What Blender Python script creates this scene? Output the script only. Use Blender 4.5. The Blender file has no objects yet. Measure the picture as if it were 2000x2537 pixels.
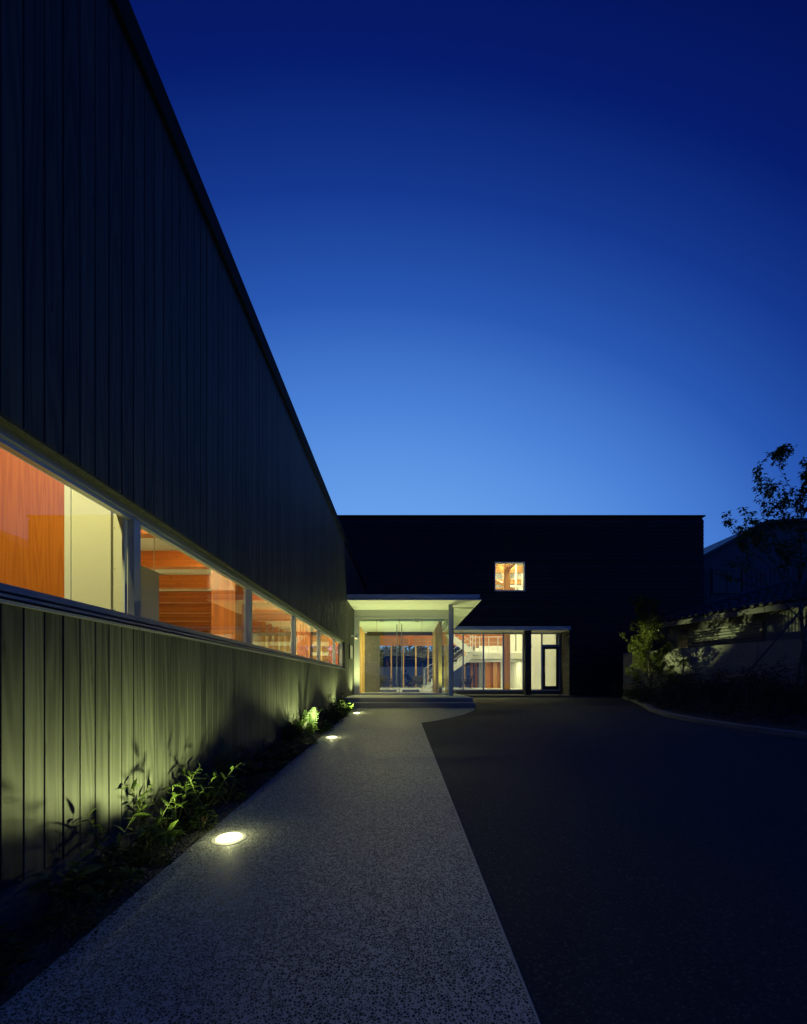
import bpy, math, random
from mathutils import Vector, Matrix
R = math.radians
rnd = random.Random(11)
scene = bpy.context.scene
COL = scene.collection

# ------------------------------------------------------------------ camera, sky, exposure
CZ = 1.127                                     # eye height above the asphalt under the camera
cam_d = bpy.data.cameras.new('camera'); cam = bpy.data.objects.new('camera', cam_d); COL.objects.link(cam)
cam.location = (0, 0, CZ); cam.rotation_euler = (R(90), 0, 0)
cam_d.sensor_fit = 'AUTO'; cam_d.sensor_width = 36.0
cam_d.lens = 36.0 * 1000 / 2537                # very wide view camera, front risen
cam_d.shift_x = -3 / 2537
cam_d.shift_y = (1688 - 1268.5) / 2537
cam_d.clip_start = 0.05; cam_d.clip_end = 2000
scene.camera = cam

world = bpy.data.worlds.new('World'); scene.world = world; world.use_nodes = True
wn, wl = world.node_tree.nodes, world.node_tree.links
wn.clear()
w_out = wn.new('ShaderNodeOutputWorld'); w_bg = wn.new('ShaderNodeBackground')
w_tc = wn.new('ShaderNodeTexCoord')
w_dot = wn.new('ShaderNodeVectorMath'); w_dot.operation = 'DOT_PRODUCT'
gd = Vector((-0.05, 0.995, 0.03)).normalized()  # the afterglow after sunset lies beyond the building
w_dot.inputs[1].default_value = gd
w_map = wn.new('ShaderNodeMapRange'); w_map.inputs['From Min'].default_value = -1; w_map.inputs['From Max'].default_value = 1
w_ramp = wn.new('ShaderNodeValToRGB')
stops = [(-1.0, (.0012, .007, .080)), (0.10, (.0012, .007, .085)), (0.48, (.0008, .0050, .085)), (0.57, (.0018, .0115, .150)), (0.66, (.0075, .040, .275)),
         (0.75, (.022, .098, .45)), (0.84, (.067, .215, .67)), (0.93, (.135, .345, .82)), (1.0, (.20, .43, .90))]
el = w_ramp.color_ramp.elements
while len(el) < len(stops): el.new(0.5)
for e, (c, rgb) in zip(el, stops): e.position = (c + 1) / 2; e.color = (*rgb, 1)
w_ramp.color_ramp.interpolation = 'EASE' if False else 'LINEAR'
w_sq = wn.new('ShaderNodeVectorMath'); w_sq.operation = 'MULTIPLY'; w_sq.inputs[1].default_value = (0.70, 1, 1)   # the glow lies along the horizon
w_nr = wn.new('ShaderNodeVectorMath'); w_nr.operation = 'NORMALIZE'
wl.new(w_tc.outputs['Generated'], w_sq.inputs[0]); wl.new(w_sq.outputs[0], w_nr.inputs[0]); wl.new(w_nr.outputs[0], w_dot.inputs[0]); wl.new(w_dot.outputs['Value'], w_map.inputs['Value'])
wl.new(w_map.outputs['Result'], w_ramp.inputs['Fac']); # the opposite horizon keeps a paler belt of dusk light
w_sep = wn.new('ShaderNodeSeparateXYZ'); wl.new(w_tc.outputs['Generated'], w_sep.inputs[0])
def wmath(op, a, b=0.0):
    q = wn.new('ShaderNodeMath'); q.operation = op; q.use_clamp = op == 'SUBTRACT'
    for i, v in ((0, a), (1, b)):
        if isinstance(v, (int, float)): q.inputs[i].default_value = v
        else: wl.new(v, q.inputs[i])
    return q.outputs[0]
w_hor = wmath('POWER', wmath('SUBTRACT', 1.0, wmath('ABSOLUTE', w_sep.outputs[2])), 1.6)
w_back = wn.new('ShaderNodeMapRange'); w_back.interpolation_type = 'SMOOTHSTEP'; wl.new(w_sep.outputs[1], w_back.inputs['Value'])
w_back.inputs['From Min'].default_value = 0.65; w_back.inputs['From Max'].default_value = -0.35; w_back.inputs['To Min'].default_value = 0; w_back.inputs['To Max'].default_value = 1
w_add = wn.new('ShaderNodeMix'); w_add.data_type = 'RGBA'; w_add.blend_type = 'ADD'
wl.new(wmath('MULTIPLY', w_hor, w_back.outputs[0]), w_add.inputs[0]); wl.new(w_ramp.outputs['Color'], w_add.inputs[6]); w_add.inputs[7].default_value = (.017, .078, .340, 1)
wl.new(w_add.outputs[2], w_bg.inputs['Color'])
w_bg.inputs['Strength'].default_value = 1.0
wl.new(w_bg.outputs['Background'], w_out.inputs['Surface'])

vs = scene.view_settings
vs.view_transform = 'Standard'; vs.look = 'None'; vs.exposure = 0.0; vs.gamma = 1.0; vs.use_curve_mapping = False
scene.render.engine = 'CYCLES'
cy = scene.cycles
cy.use_denoising = True
cy.max_bounces = 8; cy.diffuse_bounces = 4; cy.glossy_bounces = 4; cy.transparent_max_bounces = 24; cy.transmission_bounces = 6
cy.caustics_reflective = False; cy.caustics_refractive = False
cy.sample_clamp_indirect = 4.0

LIGHT_ROOM = (1.0, 0.88, 0.36)
LIGHT_HALL = (1.0, 0.95, 0.52)
LIGHT_OUT = (0.90, 1.0, 0.36)

# ------------------------------------------------------------------ helpers
class MB:
    def __init__(s): s.v = []; s.f = []
    def add(s, vs_, fs):
        n = len(s.v); s.v += [tuple(p) for p in vs_]; s.f += [tuple(i + n for i in f) for f in fs]; return s
    def box(s, x0, x1, y0, y1, z0, z1):
        return s.add([(x0, y0, z0), (x1, y0, z0), (x1, y1, z0), (x0, y1, z0), (x0, y0, z1), (x1, y0, z1), (x1, y1, z1), (x0, y1, z1)],
                     [(0, 3, 2, 1), (4, 5, 6, 7), (0, 1, 5, 4), (1, 2, 6, 5), (2, 3, 7, 6), (3, 0, 4, 7)])
    def prism(s, pts, axis, a0, a1):
        """pts: 2-D outline; axis x: (y,z), axis y: (x,z), axis z: (x,y)"""
        def P(p, a): return (a, p[0], p[1]) if axis == 'x' else (p[0], a, p[1]) if axis == 'y' else (p[0], p[1], a)
        n = len(pts)
        return s.add([P(p, a0) for p in pts] + [P(p, a1) for p in pts],
                     [tuple(range(n)), tuple(range(2 * n - 1, n - 1, -1))] + [(i, i + n, (i + 1) % n + n, (i + 1) % n) for i in range(n)])
    def tube(s, p0, p1, r0, r1=None, n=8, cap=True):
        r1 = r0 if r1 is None else r1
        p0, p1 = Vector(p0), Vector(p1); d = (p1 - p0)
        if d.length < 1e-6: return s
        d.normalize(); a = d.orthogonal().normalized(); b = d.cross(a)
        vs_ = [p + (a * math.cos(t) + b * math.sin(t)) * r for p, r in ((p0, r0), (p1, r1)) for t in [2 * math.pi * i / n for i in range(n)]]
        fs = [(i, (i + 1) % n, (i + 1) % n + n, i + n) for i in range(n)]
        if cap: fs += [tuple(range(n - 1, -1, -1)), tuple(range(n, 2 * n))]
        return s.add(vs_, fs)
    def path(s, pts, rs, n=6):
        for i in range(len(pts) - 1): s.tube(pts[i], pts[i + 1], rs[i], rs[i + 1], n)
        return s
    def disc_ring(s, c, prof, n=32):
        """lathe about z: prof list of (r, z)"""
        vs_ = [(c[0] + r * math.cos(2 * math.pi * i / n), c[1] + r * math.sin(2 * math.pi * i / n), c[2] + z) for r, z in prof for i in range(n)]
        fs = [(k * n + i, k * n + (i + 1) % n, (k + 1) * n + (i + 1) % n, (k + 1) * n + i) for k in range(len(prof) - 1) for i in range(n)]
        if False: fs.append(tuple((len(prof) - 1) * n + i for i in range(n)))
        return s.add(vs_, fs)

def mesh_of(name, mb, mat, origin=(0, 0, 0), smooth=False):
    me = bpy.data.meshes.new(name)
    o = Vector(origin)
    me.from_pydata([tuple(Vector(p) - o) for p in mb.v], [], mb.f)
    if mat: me.materials.append(mat)
    if smooth:
        me.polygons.foreach_set('use_smooth', [True] * len(me.polygons))
    me.update()
    return me

def part(name, mb, mat, parent=None, smooth=False, origin=None):
    """mesh given in world coordinates, child of parent"""
    base = Vector((0, 0, 0)); p = parent
    while p is not None: base += Vector(p.location); p = p.parent
    org = Vector(origin) if origin is not None else base
    o = bpy.data.objects.new(name, mesh_of(name, mb, mat, org, smooth)); COL.objects.link(o)
    o.parent = parent; o.location = org - base
    return o

def linked(name, me, loc, parent=None, rot=(0, 0, 0), scale=(1, 1, 1)):
    o = bpy.data.objects.new(name, me); COL.objects.link(o); o.parent = parent
    base = Vector((0, 0, 0)); p = parent
    while p is not None: base += Vector(p.location); p = p.parent
    o.location = Vector(loc) - base; o.rotation_euler = rot; o.scale = scale
    return o

def thing(name, label, cat, loc=(0, 0, 0), group=None):
    o = bpy.data.objects.new(name, None); COL.objects.link(o); o.location = loc
    o.empty_display_size = 0.2
    return tag(o, label, cat, group)

def tag(o, label=None, cat=None, group=None, kind=None):
    if label: o['label'] = label
    if cat: o['category'] = cat
    if group: o['group'] = group
    if kind: o['kind'] = kind
    return o

def copy_tree(o, parent=None):
    c = o.copy(); COL.objects.link(c); c.parent = parent
    for ch in list(o.children): copy_tree(ch, c)
    return c

# ------------------------------------------------------------------ materials
class NT:
    def __init__(s, name):
        s.m = bpy.data.materials.new(name); s.m.use_nodes = True
        s.n = s.m.node_tree.nodes; s.l = s.m.node_tree.links; s.n.clear()
        s.out = s.n.new('ShaderNodeOutputMaterial')
    def __call__(s, t, props=None, **kw):
        nd = s.n.new('ShaderNode' + t)
        for k, v in (props or {}).items(): setattr(nd, k, v)
        for k, v in kw.items():
            k = k.replace('_', ' ')
            s.set(nd, k, v)
        return nd
    def set(s, nd, k, v):
        i = nd.inputs[int(k)] if k.isdigit() else nd.inputs[k]
        if isinstance(v, bpy.types.NodeSocket): s.l.new(v, i)
        elif isinstance(v, bpy.types.Node): s.l.new(v.outputs[0], i)
        else: i.default_value = (*v, 1) if isinstance(v, tuple) and len(v) == 3 and i.type == 'RGBA' else v
    def math(s, op, a, b=0.0, clamp=False):
        nd = s.n.new('ShaderNodeMath'); nd.operation = op; nd.use_clamp = clamp
        s.set(nd, '0', a); s.set(nd, '1', b); return nd.outputs[0]
    def vmath(s, op, a, b):
        nd = s.n.new('ShaderNodeVectorMath'); nd.operation = op
        s.set(nd, '0', a); s.set(nd, '1', b); return nd.outputs[0]
    def mix(s, f, a, b):
        nd = s.n.new('ShaderNodeMix'); nd.data_type = 'RGBA'
        s.set(nd, '0', f); s.set(nd, '6', a); s.set(nd, '7', b); return nd.outputs[2]
    def ramp(s, f, stops_):
        nd = s.n.new('ShaderNodeValToRGB'); e = nd.color_ramp.elements
        while len(e) < len(stops_): e.new(0.5)
        for q, (p, c) in zip(e, stops_): q.position = p; q.color = (*c, 1) if isinstance(c, tuple) else (c, c, c, 1)
        s.set(nd, 'Fac', f); return nd.outputs[0]
    def coord(s, kind='Object'): return s.n.new('ShaderNodeTexCoord').outputs[kind]
    def rand(s): return s.n.new('ShaderNodeObjectInfo').outputs['Random']
    def noise(s, vec, scale, detail=3.0, rough=0.55, col=False):
        nd = s('TexNoise', Vector=vec, Scale=scale, Detail=detail, Roughness=rough); return nd.outputs['Color' if col else 'Fac']
    def bump(s, h, strength=0.3, dist=0.01):
        return s('Bump', Height=h, Strength=strength, Distance=dist).outputs[0]
    def principled(s, **kw):
        b = s('BsdfPrincipled', **kw); s.l.new(b.outputs[0], s.out.inputs[0]); return s.m

def plain(name, col, rough=0.6, metal=0.0, var=0.15, scale=6.0, spec=0.5, bump=0.0):
    t = NT(name); co = t.coord('Object'); n = t.noise(co, scale, 4)
    c = t.mix(n, tuple(x * (1 - var) for x in col), tuple(min(1, x * (1 + var)) for x in col))
    kw = dict(Base_Color=c, Metallic=metal, Specular_IOR_Level=spec, Roughness=t.math('ADD', t.math('MULTIPLY', n, 0.2), rough - 0.1))
    if bump: kw['Normal'] = t.bump(t.noise(co, scale * 8, 4), bump, 0.004)
    return t.principled(**kw)

def emit(name, col, s):
    t = NT(name); e = t('Emission', Color=col, Strength=s); t.l.new(e.outputs[0], t.out.inputs[0]); return t.m

def glass(name, tint=(0.93, 0.96, 0.94), ior=1.5, extra=0.0):
    t = NT(name)
    bf = t('NewGeometry').outputs['Backfacing']
    f = t('Fresnel', IOR=t.math('ADD', ior, t.math('MULTIPLY', bf, 1.0 / ior - ior)))   # same reflection from both faces of the thin pane
    fac = t.math('ADD', f.outputs[0], extra, True)
    tr = t('BsdfTransparent', Color=tint); gl = t('BsdfGlossy', Color=(1, 1, 1), Roughness=0.0)
    mx = t('MixShader', {}, **{'0': fac}); t.l.new(tr.outputs[0], mx.inputs[1]); t.l.new(gl.outputs[0], mx.inputs[2])
    t.l.new(mx.outputs[0], t.out.inputs[0]); return t.m

def board_mat(name, dark, light, axis='z', spec=0.35, rough=0.55, knots=True, gscale=1.0):
    """stained softwood board: long grain, growth rings, knots, its own tone per piece"""
    t = NT(name); co = t.coord('Object'); r = t.rand()
    off = t('CombineXYZ', X=t.math('MULTIPLY', r, 37.0), Y=t.math('MULTIPLY', r, 91.0), Z=t.math('MULTIPLY', r, 53.0))
    p = t.vmath('ADD', co, off.outputs[0])
    sc = {'z': (22, 22, 1.1), 'x': (1.1, 22, 22), 'y': (22, 1.1, 22)}[axis]
    sc = tuple(v * gscale for v in sc)
    ps = t.vmath('MULTIPLY', p, sc)
    n1 = t.noise(ps, 1.6, 5, 0.65)
    warp = t.noise(t.vmath('MULTIPLY', p, tuple(v * .25 for v in sc)), 1.0, 2)
    rings = t('TexWave', {'wave_type': 'BANDS', 'bands_direction': 'DIAGONAL'}, Vector=t.vmath('ADD', t.vmath('MULTIPLY', p, tuple(v * .5 for v in sc)), t('CombineXYZ', X=t.math('MULTIPLY', warp, 7.0)).outputs[0]), Scale=0.9, Distortion=3.0, Detail=2.0).outputs['Fac']
    g = t.math('ADD', t.math('MULTIPLY', n1, 0.6), t.math('MULTIPLY', rings, 0.4))
    g = t.math('ADD', g, t.math('MULTIPLY', t.math('SUBTRACT', r, 0.5), 0.45))
    fine = t.noise(t.vmath('MULTIPLY', p, tuple(v * 5 for v in sc)), 1.5, 3, 0.7)
    g = t.math('ADD', g, t.math('MULTIPLY', t.math('SUBTRACT', fine, 0.5), 0.35))
    c = t.ramp(g, [(0.18, dark), (0.84, light)])
    if knots:
        ks = {'z': (9, 9, 2.6), 'x': (2.6, 9, 9), 'y': (9, 2.6, 9)}[axis]
        vo = t('TexVoronoi', {'feature': 'F1'}, Vector=t.vmath('MULTIPLY', p, ks), Scale=1.0, Randomness=1.0)
        k = t.ramp(vo.outputs['Distance'], [(0.03, 1.0), (0.075, 0.6), (0.12, 0.0)])
        kc = t.math('MULTIPLY', k, 0.75)
        c = t.mix(kc, c, tuple(x * .25 for x in dark))
    nrm = t.bump(g, 0.35, 0.003)
    return t.principled(Base_Color=c, Roughness=t.math('ADD', rough, t.math('MULTIPLY', fine, 0.15)), Specular_IOR_Level=spec, Normal=nrm)

def timber_mat(name, axis, base=(0.46, 0.120, 0.014), lam=0.035, lam_axis='Z'):
    """glued laminated timber"""
    t = NT(name); co = t.coord('Object'); r = t.rand()
    sep = t('SeparateXYZ', Vector=co)
    li = t.math('FLOOR', t.math('DIVIDE', t.math('ADD', sep.outputs[lam_axis], 50.0), lam))
    wn_ = t('TexWhiteNoise', {'noise_dimensions': '2D'}, Vector=t('CombineXYZ', X=li, Y=t.math('MULTIPLY', r, 13.0)).outputs[0])
    off = t('CombineXYZ', X=t.math('MULTIPLY', wn_.outputs['Value'], 31.0), Y=t.math('MULTIPLY', r, 47.0), Z=t.math('MULTIPLY', wn_.outputs['Value'], 17.0))
    p = t.vmath('ADD', co, off.outputs[0])
    sc = {'z': (30, 30, 1.5), 'x': (1.5, 30, 30), 'y': (30, 1.5, 30)}[axis]
    n1 = t.noise(t.vmath('MULTIPLY', p, sc), 1.2, 5, 0.65)
    g = t.math('ADD', t.math('MULTIPLY', n1, 0.75), t.math('MULTIPLY', wn_.outputs['Value'], 0.3))
    dk = tuple(x * y for x, y in zip(base, (0.62, 0.50, 0.45))); lt = tuple(min(1, x * y) for x, y in zip(base, (1.22, 1.3, 1.4)))
    c = t.ramp(g, [(0.30, dk), (0.72, lt)])
    ks = {'z': (16, 16, 4.5), 'x': (4.5, 16, 16), 'y': (16, 4.5, 16)}[axis]
    vo = t('TexVoronoi', {'feature': 'F1'}, Vector=t.vmath('MULTIPLY', p, ks), Scale=1.0)
    k = t.ramp(vo.outputs['Distance'], [(0.06, 1.0), (0.12, 0.5), (0.17, 0.0)])
    c = t.mix(t.math('MULTIPLY', k, 0.95), c, (0.05, 0.014, 0.003))
    fr = t.math('FRACT', t.math('DIVIDE', t.math('ADD', sep.outputs[lam_axis], 50.0), lam))
    ln = t.ramp(fr, [(0.0, 1.0), (0.05, 0.0)])
    c = t.mix(t.math('MULTIPLY', ln, 0.75), c, tuple(x * .7 for x in dk))
    return t.principled(Base_Color=c, Roughness=0.45, Specular_IOR_Level=0.4, Normal=t.bump(g, 0.15, 0.002))

def path_mat():
    t = NT('exposed_aggregate'); co = t.coord('Object')
    wv = t.vmath('MULTIPLY', t.vmath('SUBTRACT', t.noise(co, 40, 2, 0.5, True), (0.5, 0.5, 0.5)), (0.012, 0.012, 0.0))
    flat = t.vmath('MULTIPLY', t.vmath('ADD', co, wv), (1, 1, 0))
    v1 = t('TexVoronoi', {'feature': 'DISTANCE_TO_EDGE'}, Vector=flat, Scale=92.0)
    c1 = t('TexVoronoi', {'feature': 'F1'}, Vector=flat, Scale=92.0)
    rc = t('SeparateColor', Color=c1.outputs['Color'])
    thr = t.math('ADD', 0.052, t.math('MULTIPLY', t.math('POWER', rc.outputs[0], 2.5), 0.20))
    peb = t.math('MULTIPLY', t.math('SUBTRACT', v1.outputs['Distance'], thr), 22.0, True)
    n = t.noise(co, 1.3, 4); n2 = t.noise(co, 300, 2)
    mort = t.mix(n, (0.48, 0.50, 0.48), (0.62, 0.64, 0.61))
    mort = t.mix(t.math('MULTIPLY', n2, 0.5), mort, (0.36, 0.36, 0.34))
    pc = t.ramp(rc.outputs[1], [(0.0, (0.018, 0.019, 0.022)), (0.7, (0.05, 0.05, 0.05)), (0.92, (0.085, 0.075, 0.05)), (1.0, (0.14, 0.12, 0.08))])
    c = t.mix(peb, mort, pc)
    h = t.math('ADD', t.math('MULTIPLY', peb, 0.6), t.math('MULTIPLY', n2, 0.2))
    return t.principled(Base_Color=c, Roughness=t.math('SUBTRACT', 0.85, t.math('MULTIPLY', peb, 0.3)), Specular_IOR_Level=0.35, Normal=t.bump(h, 0.5, 0.004))

def asphalt_mat():
    t = NT('asphalt'); co = t.coord('Object')
    n = t.ramp(t.noise(co, 0.45, 6, 0.65), [(0.3, 0.0), (0.7, 1.0)]); g = t.noise(co, 140, 2, 0.6); v = t('TexVoronoi', {'feature': 'F1'}, Vector=co, Scale=110.0)
    rc = t('SeparateColor', Color=v.outputs['Color'])
    c = t.mix(n, (0.017, 0.020, 0.029), (0.044, 0.049, 0.062))
    c = t.mix(t.math('MULTIPLY', t.ramp(rc.outputs[0], [(0.8, 0.0), (1.0, 1.0)]), 0.6), c, (0.13, 0.13, 0.125))
    c = t.mix(t.math('MULTIPLY', t.ramp(g, [(0.35, 1.0), (0.5, 0.0)]), 0.6), c, (0.015, 0.015, 0.016))
    h = t.math('ADD', t.math('MULTIPLY', v.outputs['Distance'], -1.0), t.math('MULTIPLY', g, 0.6))
    return t.principled(Base_Color=c, Roughness=t.math('ADD', 0.62, t.math('MULTIPLY', n, 0.25)), Specular_IOR_Level=0.25, Normal=t.bump(h, 0.5, 0.006))

def concrete_mat(name, col=(0.34, 0.34, 0.33)):
    t = NT(name); co = t.coord('Object')
    n = t.noise(co, 0.9, 6, 0.65); f = t.noise(co, 60, 3); st = t.noise(t.vmath('MULTIPLY', co, (5, 5, 0.5)), 1.0, 3)
    c = t.mix(t.math('ADD', t.math('MULTIPLY', n, 0.7), t.math('MULTIPLY', st, 0.3)), tuple(x * .68 for x in col), tuple(x * 1.25 for x in col))
    c = t.mix(t.math('MULTIPLY', t.ramp(f, [(0.3, 1.0), (0.42, 0.0)]), 0.35), c, tuple(x * .5 for x in col))
    return t.principled(Base_Color=c, Roughness=0.8, Specular_IOR_Level=0.3, Normal=t.bump(f, 0.25, 0.003))

def leaf_mat(name, dark, light, spec=0.4):
    t = NT(name); co = t.coord('Object'); n = t.noise(co, 3.0, 2); r = t.rand()
    g = t('NewGeometry'); ri = g.outputs['Random Per Island']
    k = t.math('ADD', t.math('MULTIPLY', ri, 0.55), t.math('ADD', t.math('MULTIPLY', n, 0.25), t.math('MULTIPLY', r, 0.25)))
    c = t.ramp(k, [(0.1, dark), (0.9, light)])
    b = t('BsdfPrincipled', Base_Color=c, Roughness=0.5, Specular_IOR_Level=spec)
    tl = t('BsdfTranslucent', Color=t.mix(0.5, c, light))
    mx = t('MixShader', {}, **{'0': 0.25}); t.l.new(b.outputs[0], mx.inputs[1]); t.l.new(tl.outputs[0], mx.inputs[2]); t.l.new(mx.outputs[0], t.out.inputs[0])
    return t.m

def soil_mat():
    t = NT('soil'); co = t.coord('Object')
    v = t('TexVoronoi', {'feature': 'F1'}, Vector=co, Scale=55.0); n = t.noise(co, 5, 5, 0.7)
    rc = t('SeparateColor', Color=v.outputs['Color'])
    c = t.mix(n, (0.030, 0.026, 0.020), (0.10, 0.09, 0.075))
    c = t.mix(t.math('MULTIPLY', rc.outputs[0], 0.5), c, (0.14, 0.135, 0.12))
    h = t.math('SUBTRACT', n, t.math('MULTIPLY', v.outputs['Distance'], 0.8))
    return t.principled(Base_Color=c, Roughness=0.95, Specular_IOR_Level=0.2, Normal=t.bump(h, 0.9, 0.015))

M = {}
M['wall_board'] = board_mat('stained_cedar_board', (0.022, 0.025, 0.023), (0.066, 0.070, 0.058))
M['backing'] = plain('wall_backing', (0.010, 0.010, 0.010), 0.9)
M['siding'] = board_mat('black_siding', (0.009, 0.0085, 0.010), (0.022, 0.021, 0.023), 'x', spec=0.25, rough=0.6, knots=False)
M['coping'] = plain('black_metal', (0.008, 0.008, 0.009), 0.75, 0.0, spec=0.15)
M['alu'] = plain('satin_aluminium', (0.42, 0.44, 0.45), 0.42, 0.85, 0.06)
M['grey_panel'] = plain('dark_grey_panel', (0.17, 0.17, 0.18), 0.25, 0.4)
M['edging'] = plain('zinc_edging', (0.38, 0.40, 0.42), 0.6, 0.4)
M['rim'] = plain('dull_lamp_rim', (0.48, 0.48, 0.46), 0.7, 0.1, 0.2, 30)
M['alu_dark'] = plain('dark_channel', (0.03, 0.03, 0.035), 0.6)
M['steel_paint'] = plain('grey_painted_steel', (0.42, 0.44, 0.46), 0.45, 0.1, 0.08)
M['soffit'] = plain('white_soffit_board', (0.72, 0.72, 0.70), 0.7, 0, 0.04, 3)
M['white'] = plain('white_plaster', (0.78, 0.78, 0.75), 0.85, 0, 0.05, 4)
M['white_steel'] = plain('white_painted_steel', (0.72, 0.74, 0.73), 0.4, 0, 0.05)
M['cream'] = plain('cream_wall_fabric', (0.74, 0.72, 0.60), 0.9, 0, 0.06, 90, bump=0.3)
M['lintel'] = plain('brushed_steel_panel', (0.52, 0.53, 0.51), 0.35, 0.25, 0.08, 5)
M['glass'] = glass('window_glass')
M['glass_door'] = glass('door_glass', (0.90, 0.96, 0.93))
M['timber_x'] = timber_mat('timber_beam', 'x')
M['timber_hall'] = timber_mat('hall_timber', 'x', (0.36, 0.150, 0.050))
M['timber_roof'] = timber_mat('roof_timber', 'x', (0.46, 0.235, 0.070))
M['timber_roof_z'] = timber_mat('roof_timber_upright', 'z', (0.46, 0.21, 0.055), lam_axis='X')
M['timber_y'] = timber_mat('timber_beam_long', 'y')
M['timber_z'] = timber_mat('timber_column', 'z', lam_axis='X')
M['fin'] = timber_mat('timber_fin', 'z', (0.62, 0.39, 0.13), 0.04, 'Y')
M['wood_panel'] = board_mat('orange_wood_panel', (0.36, 0.088, 0.006), (0.50, 0.140, 0.014), 'z', knots=False, rough=0.5, gscale=1.5)
M['wood_wall'] = timber_mat('red_wood_cladding', 'x', (0.42, 0.135, 0.035), 0.14)
M['hall_panel'] = board_mat('hall_orange_panel', (0.38, 0.135, 0.016), (0.52, 0.20, 0.032), 'z', knots=False, rough=0.5)
M['dark_timber'] = board_mat('dark_timber_post', (0.030, 0.024, 0.018), (0.075, 0.060, 0.042), 'z')
M['floor_hall'] = plain('pale_floor', (0.60, 0.60, 0.56), 0.25, 0, 0.12, 2)
M['path'] = path_mat(); M['asphalt'] = asphalt_mat(); M['soil'] = soil_mat()
M['concrete'] = concrete_mat('fair_faced_concrete', (0.165, 0.165, 0.165)); M['plinth'] = concrete_mat('plinth_concrete', (0.085, 0.085, 0.085)); M['dark_step'] = concrete_mat('dark_terrace_stone', (0.075, 0.075, 0.08))
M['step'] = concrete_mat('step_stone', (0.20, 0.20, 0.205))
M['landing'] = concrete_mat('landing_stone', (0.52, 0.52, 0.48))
M['kerb'] = concrete_mat('kerb_concrete', (0.22, 0.22, 0.22))
M['black'] = plain('black_leather', (0.012, 0.012, 0.014), 0.4)
M['stem'] = plain('plant_stem', (0.10, 0.075, 0.03), 0.7)
M['stem_green'] = plain('green_stem', (0.10, 0.12, 0.03), 0.6)
M['bark'] = plain('tree_bark', (0.075, 0.06, 0.045), 0.9, 0, 0.4, 20, bump=0.6)
M['pole'] = plain('support_pole', (0.06, 0.048, 0.034), 0.8, 0, 0.3, 12)
M['leaf_bed'] = leaf_mat('bed_leaf', (0.028, 0.055, 0.012), (0.085, 0.125, 0.026))
M['leaf_fern'] = leaf_mat('fern_leaf', (0.024, 0.052, 0.013), (0.058, 0.10, 0.024))
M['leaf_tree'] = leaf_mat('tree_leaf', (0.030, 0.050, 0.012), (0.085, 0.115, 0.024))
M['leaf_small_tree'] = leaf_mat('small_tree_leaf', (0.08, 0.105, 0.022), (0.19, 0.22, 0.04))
M['leaf_dark'] = leaf_mat('shrub_leaf', (0.018, 0.030, 0.012), (0.050, 0.070, 0.022))
M['tile'] = plain('roof_tile', (0.020, 0.020, 0.025), 0.45, 0, 0.25, 5)
M['corrugated'] = plain('corrugated_sheet', (0.09, 0.095, 0.105), 0.5, 0.2, 0.15, 3)
M['gutter'] = plain('pale_fascia', (0.075, 0.075, 0.08), 0.6, 0, 0.1)
M['house_wall'] = plain('grey_render', (0.075, 0.075, 0.085), 0.85, 0, 0.25, 2)
M['house_dark'] = plain('dark_window_glass', (0.01, 0.011, 0.013), 0.15)
M['sign'] = plain('sign_plate', (0.30, 0.31, 0.28), 0.4, 0.4, 0.1)
def lens_mat():
    t = NT('lamp_lens'); co = t.coord('Object');
    ln = t.n.new('ShaderNodeVectorMath'); ln.operation = 'LENGTH'; t.l.new(co, ln.inputs[0])
    k = t('MapRange', Value=ln.outputs['Value']); k.inputs['From Min'].default_value = .045; k.inputs['From Max'].default_value = .088; k.inputs['To Min'].default_value = 9.0; k.inputs['To Max'].default_value = 1.1
    c = t.ramp(t.math('DIVIDE', ln.outputs['Value'], .09), [(0.4, (1, 1, .72)), (1.0, (1.0, .93, .36))])
    e = t('Emission', Color=c, Strength=k.outputs[0]); t.l.new(e.outputs[0], t.out.inputs[0]); return t.m
M['lens'] = lens_mat()
M['strip'] = emit('room_lamp', LIGHT_ROOM, 125.0)
M['down'] = emit('hall_lamp', LIGHT_HALL, 350.0)
M['porch_lamp'] = emit('porch_lamp', LIGHT_OUT, 30.0)

# ------------------------------------------------------------------ the ground
G_TOP = 10.8
def gz(y): return 0.038 * min(y, G_TOP)
def sheet(pts_rows, name, mat, lift=0.0):
    """rows of (x-list) at given y, quads between"""
    mb = MB(); n = len(pts_rows[0][1]); v = []; f = []
    for y, xs in pts_rows: v += [(x, y, gz(y) + lift) for x in xs]
    for i in range(len(pts_rows) - 1):
        for j in range(n - 1): f.append((i * n + j, i * n + j + 1, (i + 1) * n + j + 1, (i + 1) * n + j))
    mb.add(v, f); return part(name, mb, mat)
gxs = [-300, -60, -20, -5, 0, 5, 12, 25, 60, 300]
tag(sheet([(y, gxs) for y in (-20, -10, -5, 0, 3, 6, 9, 10.8, 14, 20, 40, 100, 400)], 'asphalt_ground', M['asphalt'], -0.006), kind='structure')

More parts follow.
